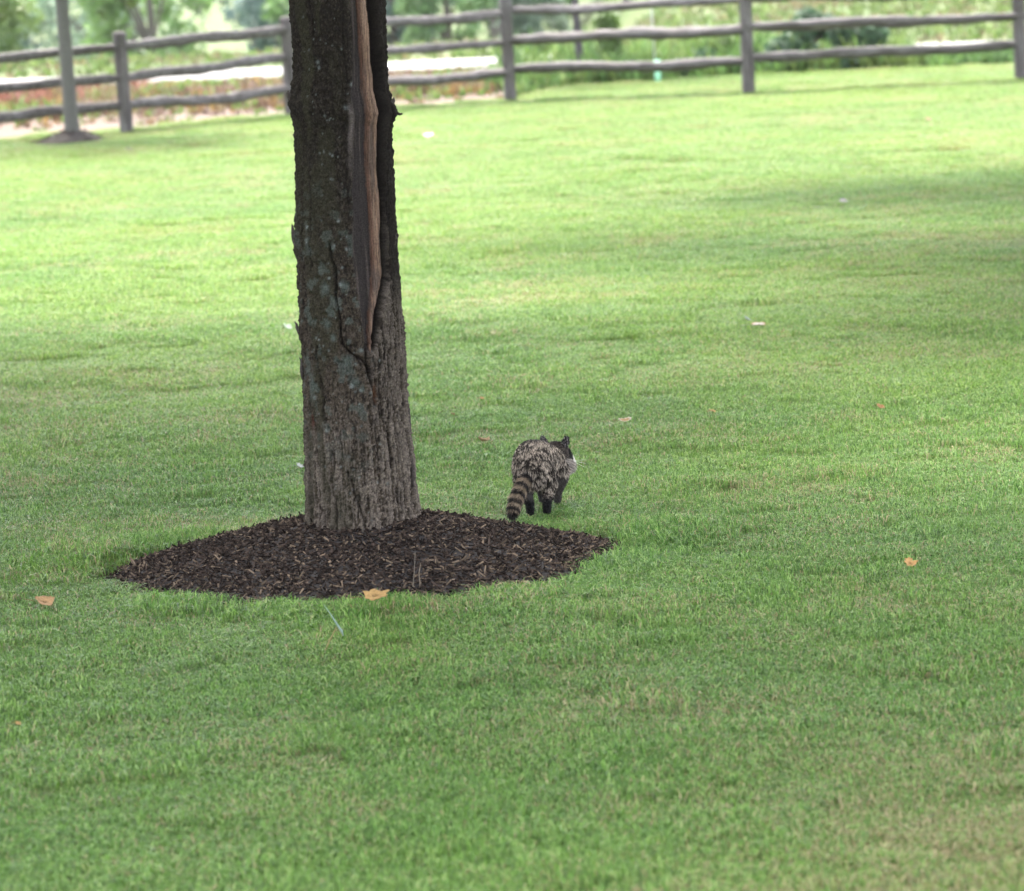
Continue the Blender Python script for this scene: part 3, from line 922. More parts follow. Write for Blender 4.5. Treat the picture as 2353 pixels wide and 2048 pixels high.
# ------------------------------------------------------------------ split-rail fence
fence = thing('split_rail_fence', 'weathered grey split rail fence with three rails behind the lawn', 'fence', (0, 45, 0))
POSTS = [(-7.2, 41.6, 1.24), (-4.46, 43.2, 1.22), (-2.57, 45.0, 1.25), (0.184, 46.0, 1.40), (3.21, 45.6, 1.44), (6.70, 45.8, 1.44), (10.3, 46.0, 1.42)]
RAILS = [  # heights at the two ends of each bay, low to high
    [(.33, .34), (.66, .67), (1.03, 1.04)], [(.34, .36), (.66, .75), (1.05, 1.10)], [(.37, .39), (.77, .767), (1.10, 1.137)],
    [(.43, .41), (.80, .81), (1.17, 1.19)], [(.466, .47), (.85, .824), (1.21, 1.20)], [(.47, .46), (.83, .82), (1.2, 1.2)]]
rf = np.random.default_rng(77)
for k, (x, y, h) in enumerate(POSTS):
    nz, nn = 14, 12
    zz = np.concatenate([[-0.25], np.linspace(0, h - 0.03, nz - 2), [h]])
    th = np.arange(nn)*2*np.pi/nn
    sq = 0.079 / np.maximum(np.abs(np.cos(th)), np.abs(np.sin(th)))**0.72
    TH, ZP = np.meshgrid(th, zz)
    rr = np.tile(sq, (len(zz), 1))*(1 + 0.16*(fbm(np.cos(TH)*2 + k*7, np.sin(TH)*2, ZP*1.8, 3, 500 + k) - .5))
    rr[-1] *= 0.80
    lean = rf.normal(0, 0.010, 2)
    V = np.stack([rr*np.cos(TH) + lean[0]*ZP, rr*np.sin(TH) + lean[1]*ZP, ZP], -1).reshape(-1, 3)
    tb = len(V)
    V = np.vstack([V, [lean[0]*h, lean[1]*h, h + .008]])
    a = np.arange(nn)
    T = np.stack([np.full(nn, tb), (len(zz)-1)*nn + a, (len(zz)-1)*nn + (a+1) % nn], 1)
    grain = np.stack([V[:, 2]*1.0, V[:, 0]*1.0 + k, V[:, 1]*1.0], 1)
    me = mesh_np('post', V, [grid_faces(nn, len(zz), True), T], [M_FENCE], [('grain', 'FLOAT_VECTOR', 'POINT', grain)])
    put('post', me, fence, (x, y - 45, 0), (0, 0, rf.uniform(-.25, .25)))
for k in range(len(POSTS) - 1):
    a, b = np.array(POSTS[k][:2]), np.array(POSTS[k+1][:2])
    for j, (za, zb) in enumerate(RAILS[k]):
        p0, p1 = np.array([*a, za]), np.array([*b, zb])
        ln = np.linalg.norm(p1 - p0)
        ns = 40
        t = np.linspace(-0.02, 1.02, ns)
        pl = p0 + (p1 - p0)*t[:, None]
        ph = rf.uniform(0, 6)
        bow = rf.uniform(-.035, .02)
        pl[:, 2] += bow*np.sin(np.pi*t) + 0.018*np.sin(7*t + ph)*np.sin(np.pi*np.clip(t, 0, 1))
        pl[:, 1] += 0.02*np.sin(5*t + ph)
        thick = rf.uniform(.058, .074)
        rad = thick*(0.74 + 0.26*np.clip(np.sin(np.pi*np.clip(t, 0, 1))*2.6, 0, 1))
        rad = rad*(1 + .16*(fbm(t*9 + k*13 + j*5, 0, 0, 3, 650) - .5)*2)
        V, Q, T = tube(pl, rad, 10, 600 + k*5 + j, 0.28, 0.95, True, 0.17)
        ax = (p1 - p0)/ln
        al = (V - p0) @ ax
        grain = np.stack([al, V[:, 2] - za + k, V[:, 1] - a[1] + j*3], 1)
        me = mesh_np('rail', V - np.array([0, 45, 0]), [Q, T], [M_FENCE], [('grain', 'FLOAT_VECTOR', 'POINT', grain)])
        put('rail', me, fence)

# ------------------------------------------------------------------ saplings by the fence
t = thing('young_tree', 'slim grey young tree standing in front of the left fence post', 'tree', (*SAP1, 0))
V, Q, T = tube([(0, 0, -.05), (0, 0, .10), (-.005, 0, .35), (-.012, 0, .8), (-.02, 0, 1.3), (-.03, 0, 2.2), (0, 0, 3.4)], [.13, .098, .086, .082, .078, .072, .035], 14, 21, .07)
put('trunk', colored(V, Q, T, (0.085, 0.082, 0.076), 'trunk', M_YBARK), t)
cl, cr_ = crown_clumps(1.5, 2.35, 4.8, 26, 411, (.45, .7))
extra = np.array([(-.95, -.1, 1.42), (-.72, -.2, 1.50), (-1.2, 0, 1.5), (.42, -.1, 1.46), (-.5, .1, 1.75), (.75, .1, 1.75)])
cl = np.vstack([cl, extra]); cr_ = np.concatenate([cr_, [.15, .10, .25, .07, .2, .2]])
V, Q, T = limbs((0, 0, 1.9), cl, cr_, .05, 412, 18)
put('limbs', colored(V, Q, T, (0.11, 0.10, 0.09), 'limbs', M_YBARK), t)
put('crown', crown_mesh('crown', cl, cr_, 5200, 0.11, [(0.035, 0.05, 0.012), (0.07, 0.10, 0.02), (0.16, 0.20, 0.04)], 413), t)

t = thing('young_tree', 'thin dark young tree standing behind the fence between two posts', 'tree', (*SAP2, 0))
V, Q, T = tube([(0, 0, -.05), (.01, 0, .12), (0, 0, .35), (-.02, 0, .8), (-.05, 0, 1.4), (-.03, 0, 2.4), (0, 0, 3.4)], [.12, .085, .062, .056, .052, .046, .02], 14, 22, .07)
put('trunk', colored(V, Q, T, (0.06, 0.055, 0.058), 'trunk', M_YBARK), t)
cl, cr_ = crown_clumps(1.3, 1.9, 4.3, 22, 421, (.4, .65))
V, Q, T = limbs((0, 0, 1.9), cl, cr_, .045, 422, 14)
put('limbs', colored(V, Q, T, (0.06, 0.055, 0.05), 'limbs', M_YBARK), t)
put('crown', crown_mesh('crown', cl, cr_, 4200, 0.11, MAPLE, 423), t)

t = thing('plant_stake', 'pale green tube on a thin grey stake behind the fence', 'stake', (2.23, 49.3, 0))
V, Q, T = tube([(0, 0, -.05), (0, 0, .1), (0, 0, .3)], [.042, .040, .042], 16, 1)
put('tube', mesh_np('tube', V, [Q, T], [M_TUBE]), t)
V, Q, T = tube([(-.03, .06, -.05), (-.035, .06, .5), (-.05, .06, 1.0)], [.011, .011, .011], 8, 1)
put('stake', mesh_np('stake', V, [Q, T], [M_STEEL]), t)

# ------------------------------------------------------------------ weeds, meadow, shrubs and far trees
def weeds(name, label, P, h, palette, seed, nb=7, wid=0.02, spread=0.55):
    r = np.random.default_rng(seed)
    n0 = len(P)
    pal = np.array(palette)
    pick = np.clip((fbm(P[:, 0]*1.1, P[:, 1]*1.1, 0, 3, seed) - .25)*2*len(pal) + r.normal(0, .8, n0), 0, len(pal) - 1).astype(int)
    c0 = pal[pick]
    n_ = n0*nb
    p = np.repeat(P, nb, 0) + r.normal(0, .035, (n_, 3))*np.array([1, 1, 0])
    hh = np.repeat(h, nb)*r.uniform(.5, 1.15, n_)
    az = r.random(n_)*2*np.pi
    ln = spread*r.random(n_)
    d = np.stack([np.cos(az)*ln, np.sin(az)*ln, np.ones(n_)], 1)
    d /= np.linalg.norm(d, axis=1)[:, None]
    f = r.random(n_)*np.pi
    s = np.stack([np.cos(f), np.sin(f), np.zeros(n_)], 1)*(wid*r.uniform(.5, 1.4, n_))[:, None]
    V = np.zeros((n_, 5, 3))
    V[:, 0] = p - s*.4; V[:, 1] = p + s*.4
    m_ = p + d*(hh*.55)[:, None]
    V[:, 2] = m_ - s; V[:, 3] = m_ + s
    V[:, 4] = p + d*hh[:, None] + np.stack([np.cos(az), np.sin(az), -.3*np.ones(n_)], 1)*(hh*.18)[:, None]
    k = np.arange(n_)[:, None]*5
    col = np.repeat(np.repeat(c0, nb, 0)*r.uniform(.6, 1.35, (n_, 1)), 5, 0)
    col = np.hstack([col, np.ones((len(col), 1))])
    me = mesh_np(name, V.reshape(-1, 3), [k + np.array([[0, 1, 3, 2]]), k + np.array([[2, 3, 4]])], [M_WEED], [('col', 'FLOAT_COLOR', 'POINT', col)], False)
    return tag(put(name, me), label, 'weeds', kind='stuff')

def strip(n_, x0, x1, f0, f1, seed):
    r = np.random.default_rng(seed)
    x = r.uniform(x0, x1, n_)
    t_ = r.random(n_)
    y = f0(x) + (f1(x) - f0(x))*t_
    return np.stack([x, y, ground_z(x, y)], 1), t_, r
G1, G2, G3 = (0.085, 0.14, 0.034), (0.125, 0.175, 0.05), (0.055, 0.105, 0.03)
ORANGE, RUST, PINK, TAN = (0.165, 0.105, 0.042), (0.105, 0.064, 0.04), (0.14, 0.096, 0.076), (0.155, 0.128, 0.07)
P, t_, r = strip(5200, -12, 1.3, lambda x: lawn_edge(x) + 0.15, lambda x: road_mid(x) - 1.6, 700)
keep = r.random(len(P)) < (0.15 + 0.85*smooth(0.08, 0.35, t_))
P, t_ = P[keep], t_[keep]
hgt = (0.06 + 0.13*smooth(0.05, 0.4, t_)*(1 - smooth(0.6, 1.0, t_)))*r.uniform(.5, 1.4, len(P))
weeds('weed_strip', 'rust, orange and yellow green weeds between the fence and the pale road', P, hgt, [PINK, TAN, ORANGE, G1, RUST, G2, G1, ORANGE, G2], 701)
P, t_, r = strip(900, -12, -5.0, lambda x: 0*x + 49.5, lambda x: 0*x + 52.5, 702)
weeds('dark_weeds', 'dark reddish brown weeds at the left end of the weed strip', P, 0.12 + 0.2*r.random(len(P)), [RUST, (0.16, 0.07, 0.05), (0.22, 0.10, 0.08), TAN], 703)
P, t_, r = strip(4200, 0.1, 13, lambda x: lawn_edge(x) + 0.05, lambda x: road_mid(x) - 1.6, 704)
weeds('green_weeds', 'low green weeds along the back edge of the lawn at the right', P, (0.06 + 0.14*r.random(len(P)))*(1 + 2.6*smooth(6.3, 5.5, P[:, 0])*r.random(len(P))), [G3, G1, (0.10, 0.18, 0.05), G2], 705)
P, t_, r = strip(15000, -24, 24, lambda x: road_mid(np.minimum(x, 12)) + 1.6, lambda x: 0*x + 90, 706)
weeds('meadow_grass', 'pale yellow green meadow grass beyond the road', P, 0.06 + 0.14*r.random(len(P)), [TAN, (0.125, 0.118, 0.06), G1, (0.105, 0.138, 0.048), G2, (0.09, 0.13, 0.04)], 707, 5, 0.028)

def shrub(label, loc, rx, h, palette, nleaf, size, seed, name='shrub', cat='shrub', group=None):
    r = np.random.default_rng(seed)
    t = thing(name, label, cat, (*loc, 0), 0, group)
    k = max(7, int(10*rx))
    cl = np.stack([r.normal(0, .42, k)*rx, r.normal(0, .42, k)*rx, h*(.10 + .70*r.random(k))], 1)
    cr = np.minimum(rx, h)*r.uniform(.32, .50, k)
    parts = []
    for e in cl:
        parts.append(tube([(0, 0, -.03), tuple(e*.5 + np.array([0, 0, .05])), tuple(e)], [.02*h + .008, .012*h + .004, .004], 6, k, .1))
    V, Q, T = merge(parts)
    put('stems', colored(V, Q, T, (0.07, 0.055, 0.04), 'stems', M_YBARK), t)
    put('foliage', crown_mesh('foliage', cl, cr, nleaf, size, palette, seed + 1), t)
    return t
DKG = [(0.022, 0.052, 0.026), (0.036, 0.080, 0.038), (0.056, 0.105, 0.050)]
LTG = [(0.06, 0.11, 0.025), (0.10, 0.165, 0.036), (0.15, 0.215, 0.055)]
MDG = [(0.045, 0.10, 0.028), (0.08, 0.16, 0.045), (0.13, 0.22, 0.065)]
BLG = [(0.045, 0.085, 0.075), (0.065, 0.115, 0.095), (0.095, 0.15, 0.12)]
shrub('dark green rounded shrub right of the fourth fence post, the wider of two', (4.20, 50.2), .62, .92, DKG, 6500, .07, 801)
shrub('narrow dark green shrub further right of the two behind the fence', (5.22, 50.3), .52, .86, DKG, 5200, .07, 802)
shrub('light green leafy shrub behind the fence beside the thin dark tree', (1.75, 52.2), .42, 1.15, LTG, 2600, .075, 803)
shrub('low dark green shrub behind the pale green stake', (2.75, 50.6), .46, .34, DKG, 2000, .06, 804)
shrub('small dark green bush just left of the pale green stake', (1.98, 50.4), .22, .30, DKG, 900, .055, 805)
shrub('low green bush at the left foot of the thin dark tree behind the fence', (0.15, 49.2), .40, .30, MDG, 1500, .055, 806)
shrub('bright yellow green bush between the thin dark tree and its fence post', (0.62, 53.0), .35, .55, LTG, 1500, .06, 807)
shrub('light green bushy weeds left of the fourth fence post', (3.2, 51.4), .45, .55, LTG, 2000, .06, 808)

def far_tree(label, loc, rx, h, low, palette, nleaf, size, seed, name='broadleaf_tree'):
    t = thing(name, label, 'tree', (*loc, float(ground_z(*loc))), 0, 'trees beyond the road')
    cl, cr = crown_clumps(rx, low, h, 34, seed, (.26*rx, .46*rx))
    q = (cl[:, 2] - low)/(h - low)
    V, Q, T = tube([(0, 0, -.1), (0, 0, .3), (.05, 0, h*.45), (0, 0, h*.85)], [.035*h, .028*h, .02*h, .006*h], 10, seed, .1)
    L = limbs((0, 0, h*.25), cl, cr, .02*h, seed + 1, 10)
    V, Q, T = merge([(V, Q, T), L])
    put('trunk', colored(V, Q, T, (0.09, 0.08, 0.07), 'trunk', M_YBARK), t)
    put('crown', crown_mesh('crown', cl, cr, nleaf, size, palette, seed + 2), t)
    return t
FT = [
    ('bright yellow green tree at the far left beyond the road', (-12.0, 82), 1.5, 4.4, .25, LTG, 901),
    ('pale blue green tree behind the slim young tree', (-10.6, 98), 2.2, 6.5, .2, [(0.10, 0.16, 0.11), (0.15, 0.22, 0.15), (0.20, 0.28, 0.19)], 902),
    ('round fresh green tree above the left fence post', (-8.0, 84), 1.5, 4.6, .25, [(0.09, 0.17, 0.05), (0.14, 0.24, 0.07), (0.20, 0.31, 0.10)], 903),
    ('blue green tree just left of the big trunk', (-5.3, 90), 1.5, 6.0, .1, BLG, 904),
    ('green tree close behind the left side of the big trunk', (-4.0, 86), 1.2, 4.6, .3, MDG, 905),
    ('blue green tree just right of the big trunk', (-2.5, 90), 1.0, 5.2, .0, BLG, 906),
    ('mid green tree left of the third fence post', (-1.1, 86), 1.1, 4.4, .2, [(0.08, 0.15, 0.06), (0.12, 0.21, 0.08), (0.18, 0.28, 0.11)], 907),
    ('grey green tree right of the third fence post', (0.9, 92), 1.1, 4.8, .1, [(0.08, 0.13, 0.09), (0.13, 0.18, 0.12), (0.18, 0.23, 0.15)], 908),
    ('light green tree far behind the light green shrub', (3.9, 104), 1.3, 4.6, .3, LTG, 909),
    ('dark blue green tree beyond the road at the far left edge', (-15.0, 96), 2.4, 7.0, .2, BLG, 910),
    ('mid green tree at the far right beyond the road', (12.5, 104), 2.2, 6.0, .3, MDG, 911),
]
for lab, loc, rx, h, low, pal, sd_ in FT:
    far_tree(lab, loc, rx, h, low, pal, 5200, .16, sd_)
r = np.random.default_rng(950)
for k in range(14):                                 # a belt of woodland closing the view further back
    x = -31 + k*4.6 + r.uniform(-1.2, 1.2)
    far_tree('tree in the woodland belt behind the meadow', (x, 118 + r.uniform(-6, 8)), r.uniform(2.6, 3.6), r.uniform(8, 12), .2, [BLG, MDG, DKG][k % 3], 2600, .42, 960 + k*5, 'woodland_tree')
for o in COL.objects:
    if o.name.startswith('woodland_tree'): o['group'] = 'woodland belt behind the meadow'

# ------------------------------------------------------------------ the raccoon (seen from behind, walking away, head turned right)
RAC = (0.10, 15.07)
CH = {  # chains of (x, y, z, radius); x right, y forward, z up
    'body': [(-.020, -.002, .182, .068), (-.018, .05, .203, .080), (-.008, .12, .222, .083), (.020, .20, .208, .075), (.052, .275, .186, .064), (.078, .33, .188, .050)],
    'head': [(.084, .345, 0.188, .052), (.094, .362, 0.196, .056), (.110, .385, 0.186, .051), (.130, .412, 0.170, .036), (.148, .437, 0.154, .025), (.162, .456, 0.145, .015)],
    'ruff': [(.122, .345, 0.154, .034), (.138, .362, 0.146, .026)],
    'ruffl': [(.045, .385, .175, .036)],
    'chest': [(.095, .315, .140, .042), (.085, .30, .120, .036)],
    'earr': [(.126, .352, 0.234, .016), (.135, .350, 0.252, .0155), (.140, .349, 0.268, .010)],
    'earl': [(.048, .378, 0.234, .016), (.040, .381, 0.252, .0155), (.035, .383, 0.268, .010)],
    'hindl': [(-.048, .02, .158, .050), (-.052, .045, .118, .034), (-.046, .005, .078, .027), (-.036, -.018, .058, .019), (-.034, -.008, .030, .0165), (-.034, .012, .010, .016), (-.033, .035, .006, .014)],
    'hindr': [(.038, .04, .158, .050), (.048, .06, .118, .034), (.046, .015, .080, .027), (.039, -.004, .058, .0195), (.038, .006, .030, .017), (.038, .026, .010, .016), (.039, .048, .006, .014)],
    'forer': [(.095, .255, .150, .046), (.102, .245, .105, .032), (.094, .262, .065, .022), (.088, .278, .032, .017), (.088, .296, .010, .0155), (.089, .315, .006, .013)],
    'forel': [(.020, .275, .145, .044), (.018, .285, .095, .030), (.020, .315, .05, .020), (.022, .335, .010, .016), (.023, .352, .006, .013)],
    'tail': [(-.032, -.042, .180, .026), (-.055, -.080, .152, .0225), (-.077, -.112, .118, .0235), (-.094, -.140, .084, .023), (-.105, -.162, .054, .020), (-.110, -.176, .034, .013)],
}
def sphere(c0, r0, nu=14, nv=9):
    th = np.arange(nu)*2*np.pi/nu
    ph = np.linspace(0, np.pi, nv)[1:-1]
    T_, P_ = np.meshgrid(th, ph)
    V = np.stack([np.sin(P_)*np.cos(T_), np.sin(P_)*np.sin(T_), np.cos(P_)], -1).reshape(-1, 3)
    Q = grid_faces(nu, len(ph), True)[:, ::-1]
    k = len(V)
    V = np.vstack([V, [0, 0, 1], [0, 0, -1]])
    a = np.arange(nu)
    T = np.vstack([np.stack([np.full(nu, k), a, (a+1) % nu], 1), np.stack([np.full(nu, k+1), (len(ph)-1)*nu + (a+1) % nu, (len(ph)-1)*nu + a], 1)])
    return V*r0 + np.asarray(c0), Q, T
balls, samples = [], []
for nm, ch in CH.items():
    ch = np.array(ch)
    for i in range(max(1, len(ch) - 1)):
        a = ch[i]; b = ch[min(i+1, len(ch)-1)]
        m_ = max(1, int(np.linalg.norm(b[:3]-a[:3]) / (0.30*min(a[3], b[3]))))
        for j in range(m_ + (i == len(ch) - 2)):
            q = a + (b - a)*(j/m_)
            balls.append(sphere(q[:3], q[3]))
            samples.append((nm, (i + j/m_)/max(1, len(ch) - 1), *q))
V, Q, T = merge(balls)
tmp = put('body_form', mesh_np('body_form', V, [Q, T]))
rm = tmp.modifiers.new('r', 'REMESH'); rm.mode = 'VOXEL'; rm.voxel_size = 0.0045
sm_ = tmp.modifiers.new('s', 'SMOOTH'); sm_.iterations = 5; sm_.factor = 0.5
dg = bpy.context.evaluated_depsgraph_get()
ev = tmp.evaluated_get(dg)
body_me = bpy.data.meshes.new_from_object(ev)
bpy.data.objects.remove(tmp)
body_me.name = 'body'
nv_ = len(body_me.vertices)
BV = np.zeros(nv_*3); body_me.vertices.foreach_get('co', BV); BV = BV.reshape(-1, 3)
BN = np.zeros(nv_*3); body_me.vertices.foreach_get('normal', BN); BN = BN.reshape(-1, 3)
names_ = list(CH.keys())
SN = np.array([names_.index(s_[0]) for s_ in samples]); ST = np.array([s_[1] for s_ in samples]); SP = np.array([s_[2:5] for s_ in samples]); SR = np.array([s_[5] for s_ in samples])
def region(P):
    out = np.zeros(len(P), int)
    for i in range(0, len(P), 4000):
        d = np.linalg.norm(P[i:i+4000, None] - SP[None], axis=2) - SR[None]
        out[i:i+4000] = d.argmin(1)
    return SN[out], ST[out]
def fur_color(P, reg, t, r, tipf):
    """natural coat: grizzled body, ringed tail, black mask and feet, white muzzle and ruff"""
    n_ = len(P)
    nm = lambda *k: np.isin(reg, [names_.index(q) for q in k])
    griz = 0.75*fbm(P[:, 0]*95, P[:, 1]*60, P[:, 2]*75, 3, 33) + 0.25*fbm(P[:, 0]*22, P[:, 1]*22, P[:, 2]*22, 2, 34)
    pale = (griz + 0.12*r.standard_normal(n_)) > 0.565
    dark = np.array([0.0085, 0.0060, 0.0045]); brown = np.array([0.034, 0.022, 0.015]); cream = np.array([0.58, 0.49, 0.40])
    c = np.where(pale[:, None], brown + (cream - brown)*tipf[:, None], dark + (brown - dark)*(0.7*tipf*r.random(n_))[:, None])
    tl = nm('tail')
    ph_ = np.clip((t + 0.009*r.standard_normal(n_) - 0.06)/0.94, 0, 1)*5.6
    ring = smooth(0.48, 0.58, (ph_ % 1.0)) * (t < 0.9) + 0.0
    ring = np.where(t > 0.90, 0.0, ring)
    tanc = np.array([0.22, 0.165, 0.115])*r.uniform(.7, 1.35, (n_, 1)); blk = np.array([0.009, 0.0065, 0.006])
    c = np.where(tl[:, None], blk + (tanc - blk)*ring[:, None], c)
    lg = nm('hindl', 'hindr')
    low = smooth(0.085, 0.055, P[:, 2])
    gr = np.array([0.055, 0.049, 0.046])*r.uniform(.5, 1.5, (n_, 1))
    inner = lg & (P[:, 2] < 0.13) & (P[:, 0] < .02) & (P[:, 0] > -.045)
    c = np.where(inner[:, None], gr, c)
    c = np.where(lg[:, None], c*(1 - low[:, None]) + np.array([0.0055, 0.005, 0.0055])*low[:, None], c)
    fr = nm('forer', 'forel') & (P[:, 2] < 0.12)
    c = np.where(fr[:, None], np.array([0.048, 0.041, 0.038])*r.uniform(.4, 1.6, (n_, 1)), c)
    c = np.where((nm('forer', 'forel') & (P[:, 2] < 0.03))[:, None], np.array([0.04, 0.036, 0.034]), c)
    hd = nm('head')
    hc = np.where((r.random(n_) < .22)[:, None], np.array([0.16, 0.13, 0.11]), np.array([0.024, 0.017, 0.014])*r.uniform(.4, 1.9, (n_, 1)))
    c = np.where(hd[:, None], hc, c)
    mask = hd & (t > .34) & (t < .66) & (P[:, 2] < .214)
    c = np.where(mask[:, None], np.array([0.005, 0.004, 0.004]), c)
    c = np.where((hd & (t >= .66))[:, None], np.array([0.60, 0.57, 0.53]), c)
    wf = nm('ruff', 'ruffl') | (nm('chest') & (P[:, 0] > .09))
    c = np.where(wf[:, None], np.array([0.34, 0.30, 0.265])*r.uniform(.15, 1.5, (n_, 1)), c)
    er = nm('earr', 'earl')
    c = np.where(er[:, None], np.array([0.015, 0.013, 0.014])*r.uniform(.5, 1.8, (n_, 1)), c)
    c = np.where((er & (r.random(n_) < .14))[:, None], np.array([0.28, 0.25, 0.24]), c)
    return c
rr_ = np.random.default_rng(808)
reg, tt = region(BV)
bc = fur_color(BV, reg, tt, rr_, np.full(nv_, .25))*0.8
a_ = body_me.attributes.new('col', 'FLOAT_COLOR', 'POINT')
a_.data.foreach_set('color', np.hstack([bc, np.ones((nv_, 1))]).astype(np.float32).ravel())
body_me.materials.clear(); body_me.materials.append(M_HIDE)
body_me.polygons.foreach_set('use_smooth', np.ones(len(body_me.polygons), bool))
zr = float(ground_z(*RAC)) + 0.024
rac = thing('raccoon', 'grizzled raccoon with a ringed tail walking away across the grass behind the mulch', 'raccoon', (*RAC, zr))
put('body', body_me, rac)
# fur strands
nst = 70000
wt = np.where(np.isin(reg, [names_.index('body')]), 1.25, 1.0); wt = wt/wt.sum()
vi = rr_.choice(nv_, nst, p=wt)
p0 = BV[vi] + rr_.normal(0, .0018, (nst, 3)); nn_ = BN[vi]; rg, tg = reg[vi], tt[vi]
isn = lambda *k: np.isin(rg, [names_.index(q) for q in k])
flow = np.tile(np.array([-.05, -.85, -.55]), (nst, 1))
tdir = np.array(CH['tail'])[:, :3]
td = np.array([np.interp(np.clip(tg + .02, 0, 1), np.linspace(0, 1, len(tdir)), np.gradient(tdir[:, k])) for k in range(3)]).T
flow[isn('tail')] = (td/np.linalg.norm(td, axis=1)[:, None])[isn('tail')]
flow[isn('hindl', 'hindr', 'forer', 'forel')] = (0, -.25, -1)
flow[isn('head')] = (-.57, -.75, .15)
flow[isn('ruff')] = (.75, -.35, -.55)
flow[isn('ruffl')] = (-.5, .2, -.8)
flow[isn('chest')] = (.35, -.1, -1)
flow[isn('earr', 'earl')] = (0, 0, 1)
Ln = np.full(nst, .024)
Ln[isn('tail')] = .022; Ln[isn('head')] = .014; Ln[isn('ruff', 'chest', 'ruffl')] = .020; Ln[isn('earr', 'earl')] = .006
leg = isn('hindl', 'hindr', 'forer', 'forel')
Ln[leg] = .005 + .013*smooth(.08, .13, p0[leg, 2])
Ln *= rr_.uniform(.6, 1.25, nst)
lift = np.where(isn('tail'), .70, .38)
cl_ = np.stack([fbm(p0[:, 0]*60, p0[:, 1]*60, p0[:, 2]*60, 2, 50 + k) - .5 for k in range(3)], 1)
d0 = nn_*lift[:, None] + flow*.75 + cl_*.35
d0 /= np.linalg.norm(d0, axis=1)[:, None]
d1 = d0*.55 + flow*.7 + cl_*.25; d1 /= np.linalg.norm(d1, axis=1)[:, None]
sv = np.cross(d0, rr_.standard_normal((nst, 3))); sv /= np.linalg.norm(sv, axis=1)[:, None]
wv = np.where(isn('head', 'earr', 'earl') | leg, .0008, .0009)*rr_.uniform(.7, 1.3, nst)
FV = np.zeros((nst, 5, 3))
FV[:, 0] = p0 - sv*wv[:, None]; FV[:, 1] = p0 + sv*wv[:, None]
mp_ = p0 + d0*(Ln*.55)[:, None]
FV[:, 2] = mp_ - sv*(wv*.8)[:, None]; FV[:, 3] = mp_ + sv*(wv*.8)[:, None]
FV[:, 4] = mp_ + d1*(Ln*.5)[:, None]
rs_ = rr_.bit_generator.state
c_tip = fur_color(p0, rg, tg, np.random.default_rng(99), np.ones(nst))
c_root = fur_color(p0, rg, tg, np.random.default_rng(99), np.full(nst, .15))
fc = np.stack([c_root, c_root, c_root*.35 + c_tip*.65, c_root*.35 + c_tip*.65, c_tip], 1)
fc = np.concatenate([fc, np.ones((nst, 5, 1))], -1).reshape(-1, 4)
k = np.arange(nst)[:, None]*5
me = mesh_np('fur', FV.reshape(-1, 3), [k + np.array([[0, 1, 3, 2]]), k + np.array([[2, 3, 4]])], [M_FUR], [('col', 'FLOAT_COLOR', 'POINT', fc)])
tag(put('fur', me, rac), 'grizzled grey brown guard hairs', kind='stuff')
M_EYE = plain('wet_black', (0.008, 0.007, 0.007), 0.15, 0.6)
V, Q, T = sphere((.166, .462, .148), .0095); put('nose', mesh_np('nose', V, [Q, T], [M_EYE]), rac)
for ex in ((.146, .398, .194), (.104, .428, .196)):
    V, Q, T = sphere(ex, .0065); put('eye', mesh_np('eye', V, [Q, T], [M_EYE]), rac)
M_WHISK = plain('white_whisker', (0.7, 0.68, 0.64), 0.5)
for k, (dx, dy, dz) in enumerate([(.065, -.01, -.010), (.060, -.02, .008), (.055, -.005, -.026), (-.03, .05, -.01), (-.035, .045, .008)]):
    b0 = np.array((.158 if dx > 0 else .138, .440, .150))
    V, Q, T = tube([b0, b0 + np.array([dx, dy, dz])*.5 + np.array([0, 0, .003]), b0 + np.array([dx, dy, dz])], [.0006, .0005, .0003], 4)
    put('whisker', mesh_np('whisker', V, [Q, T], [M_WHISK]), rac)

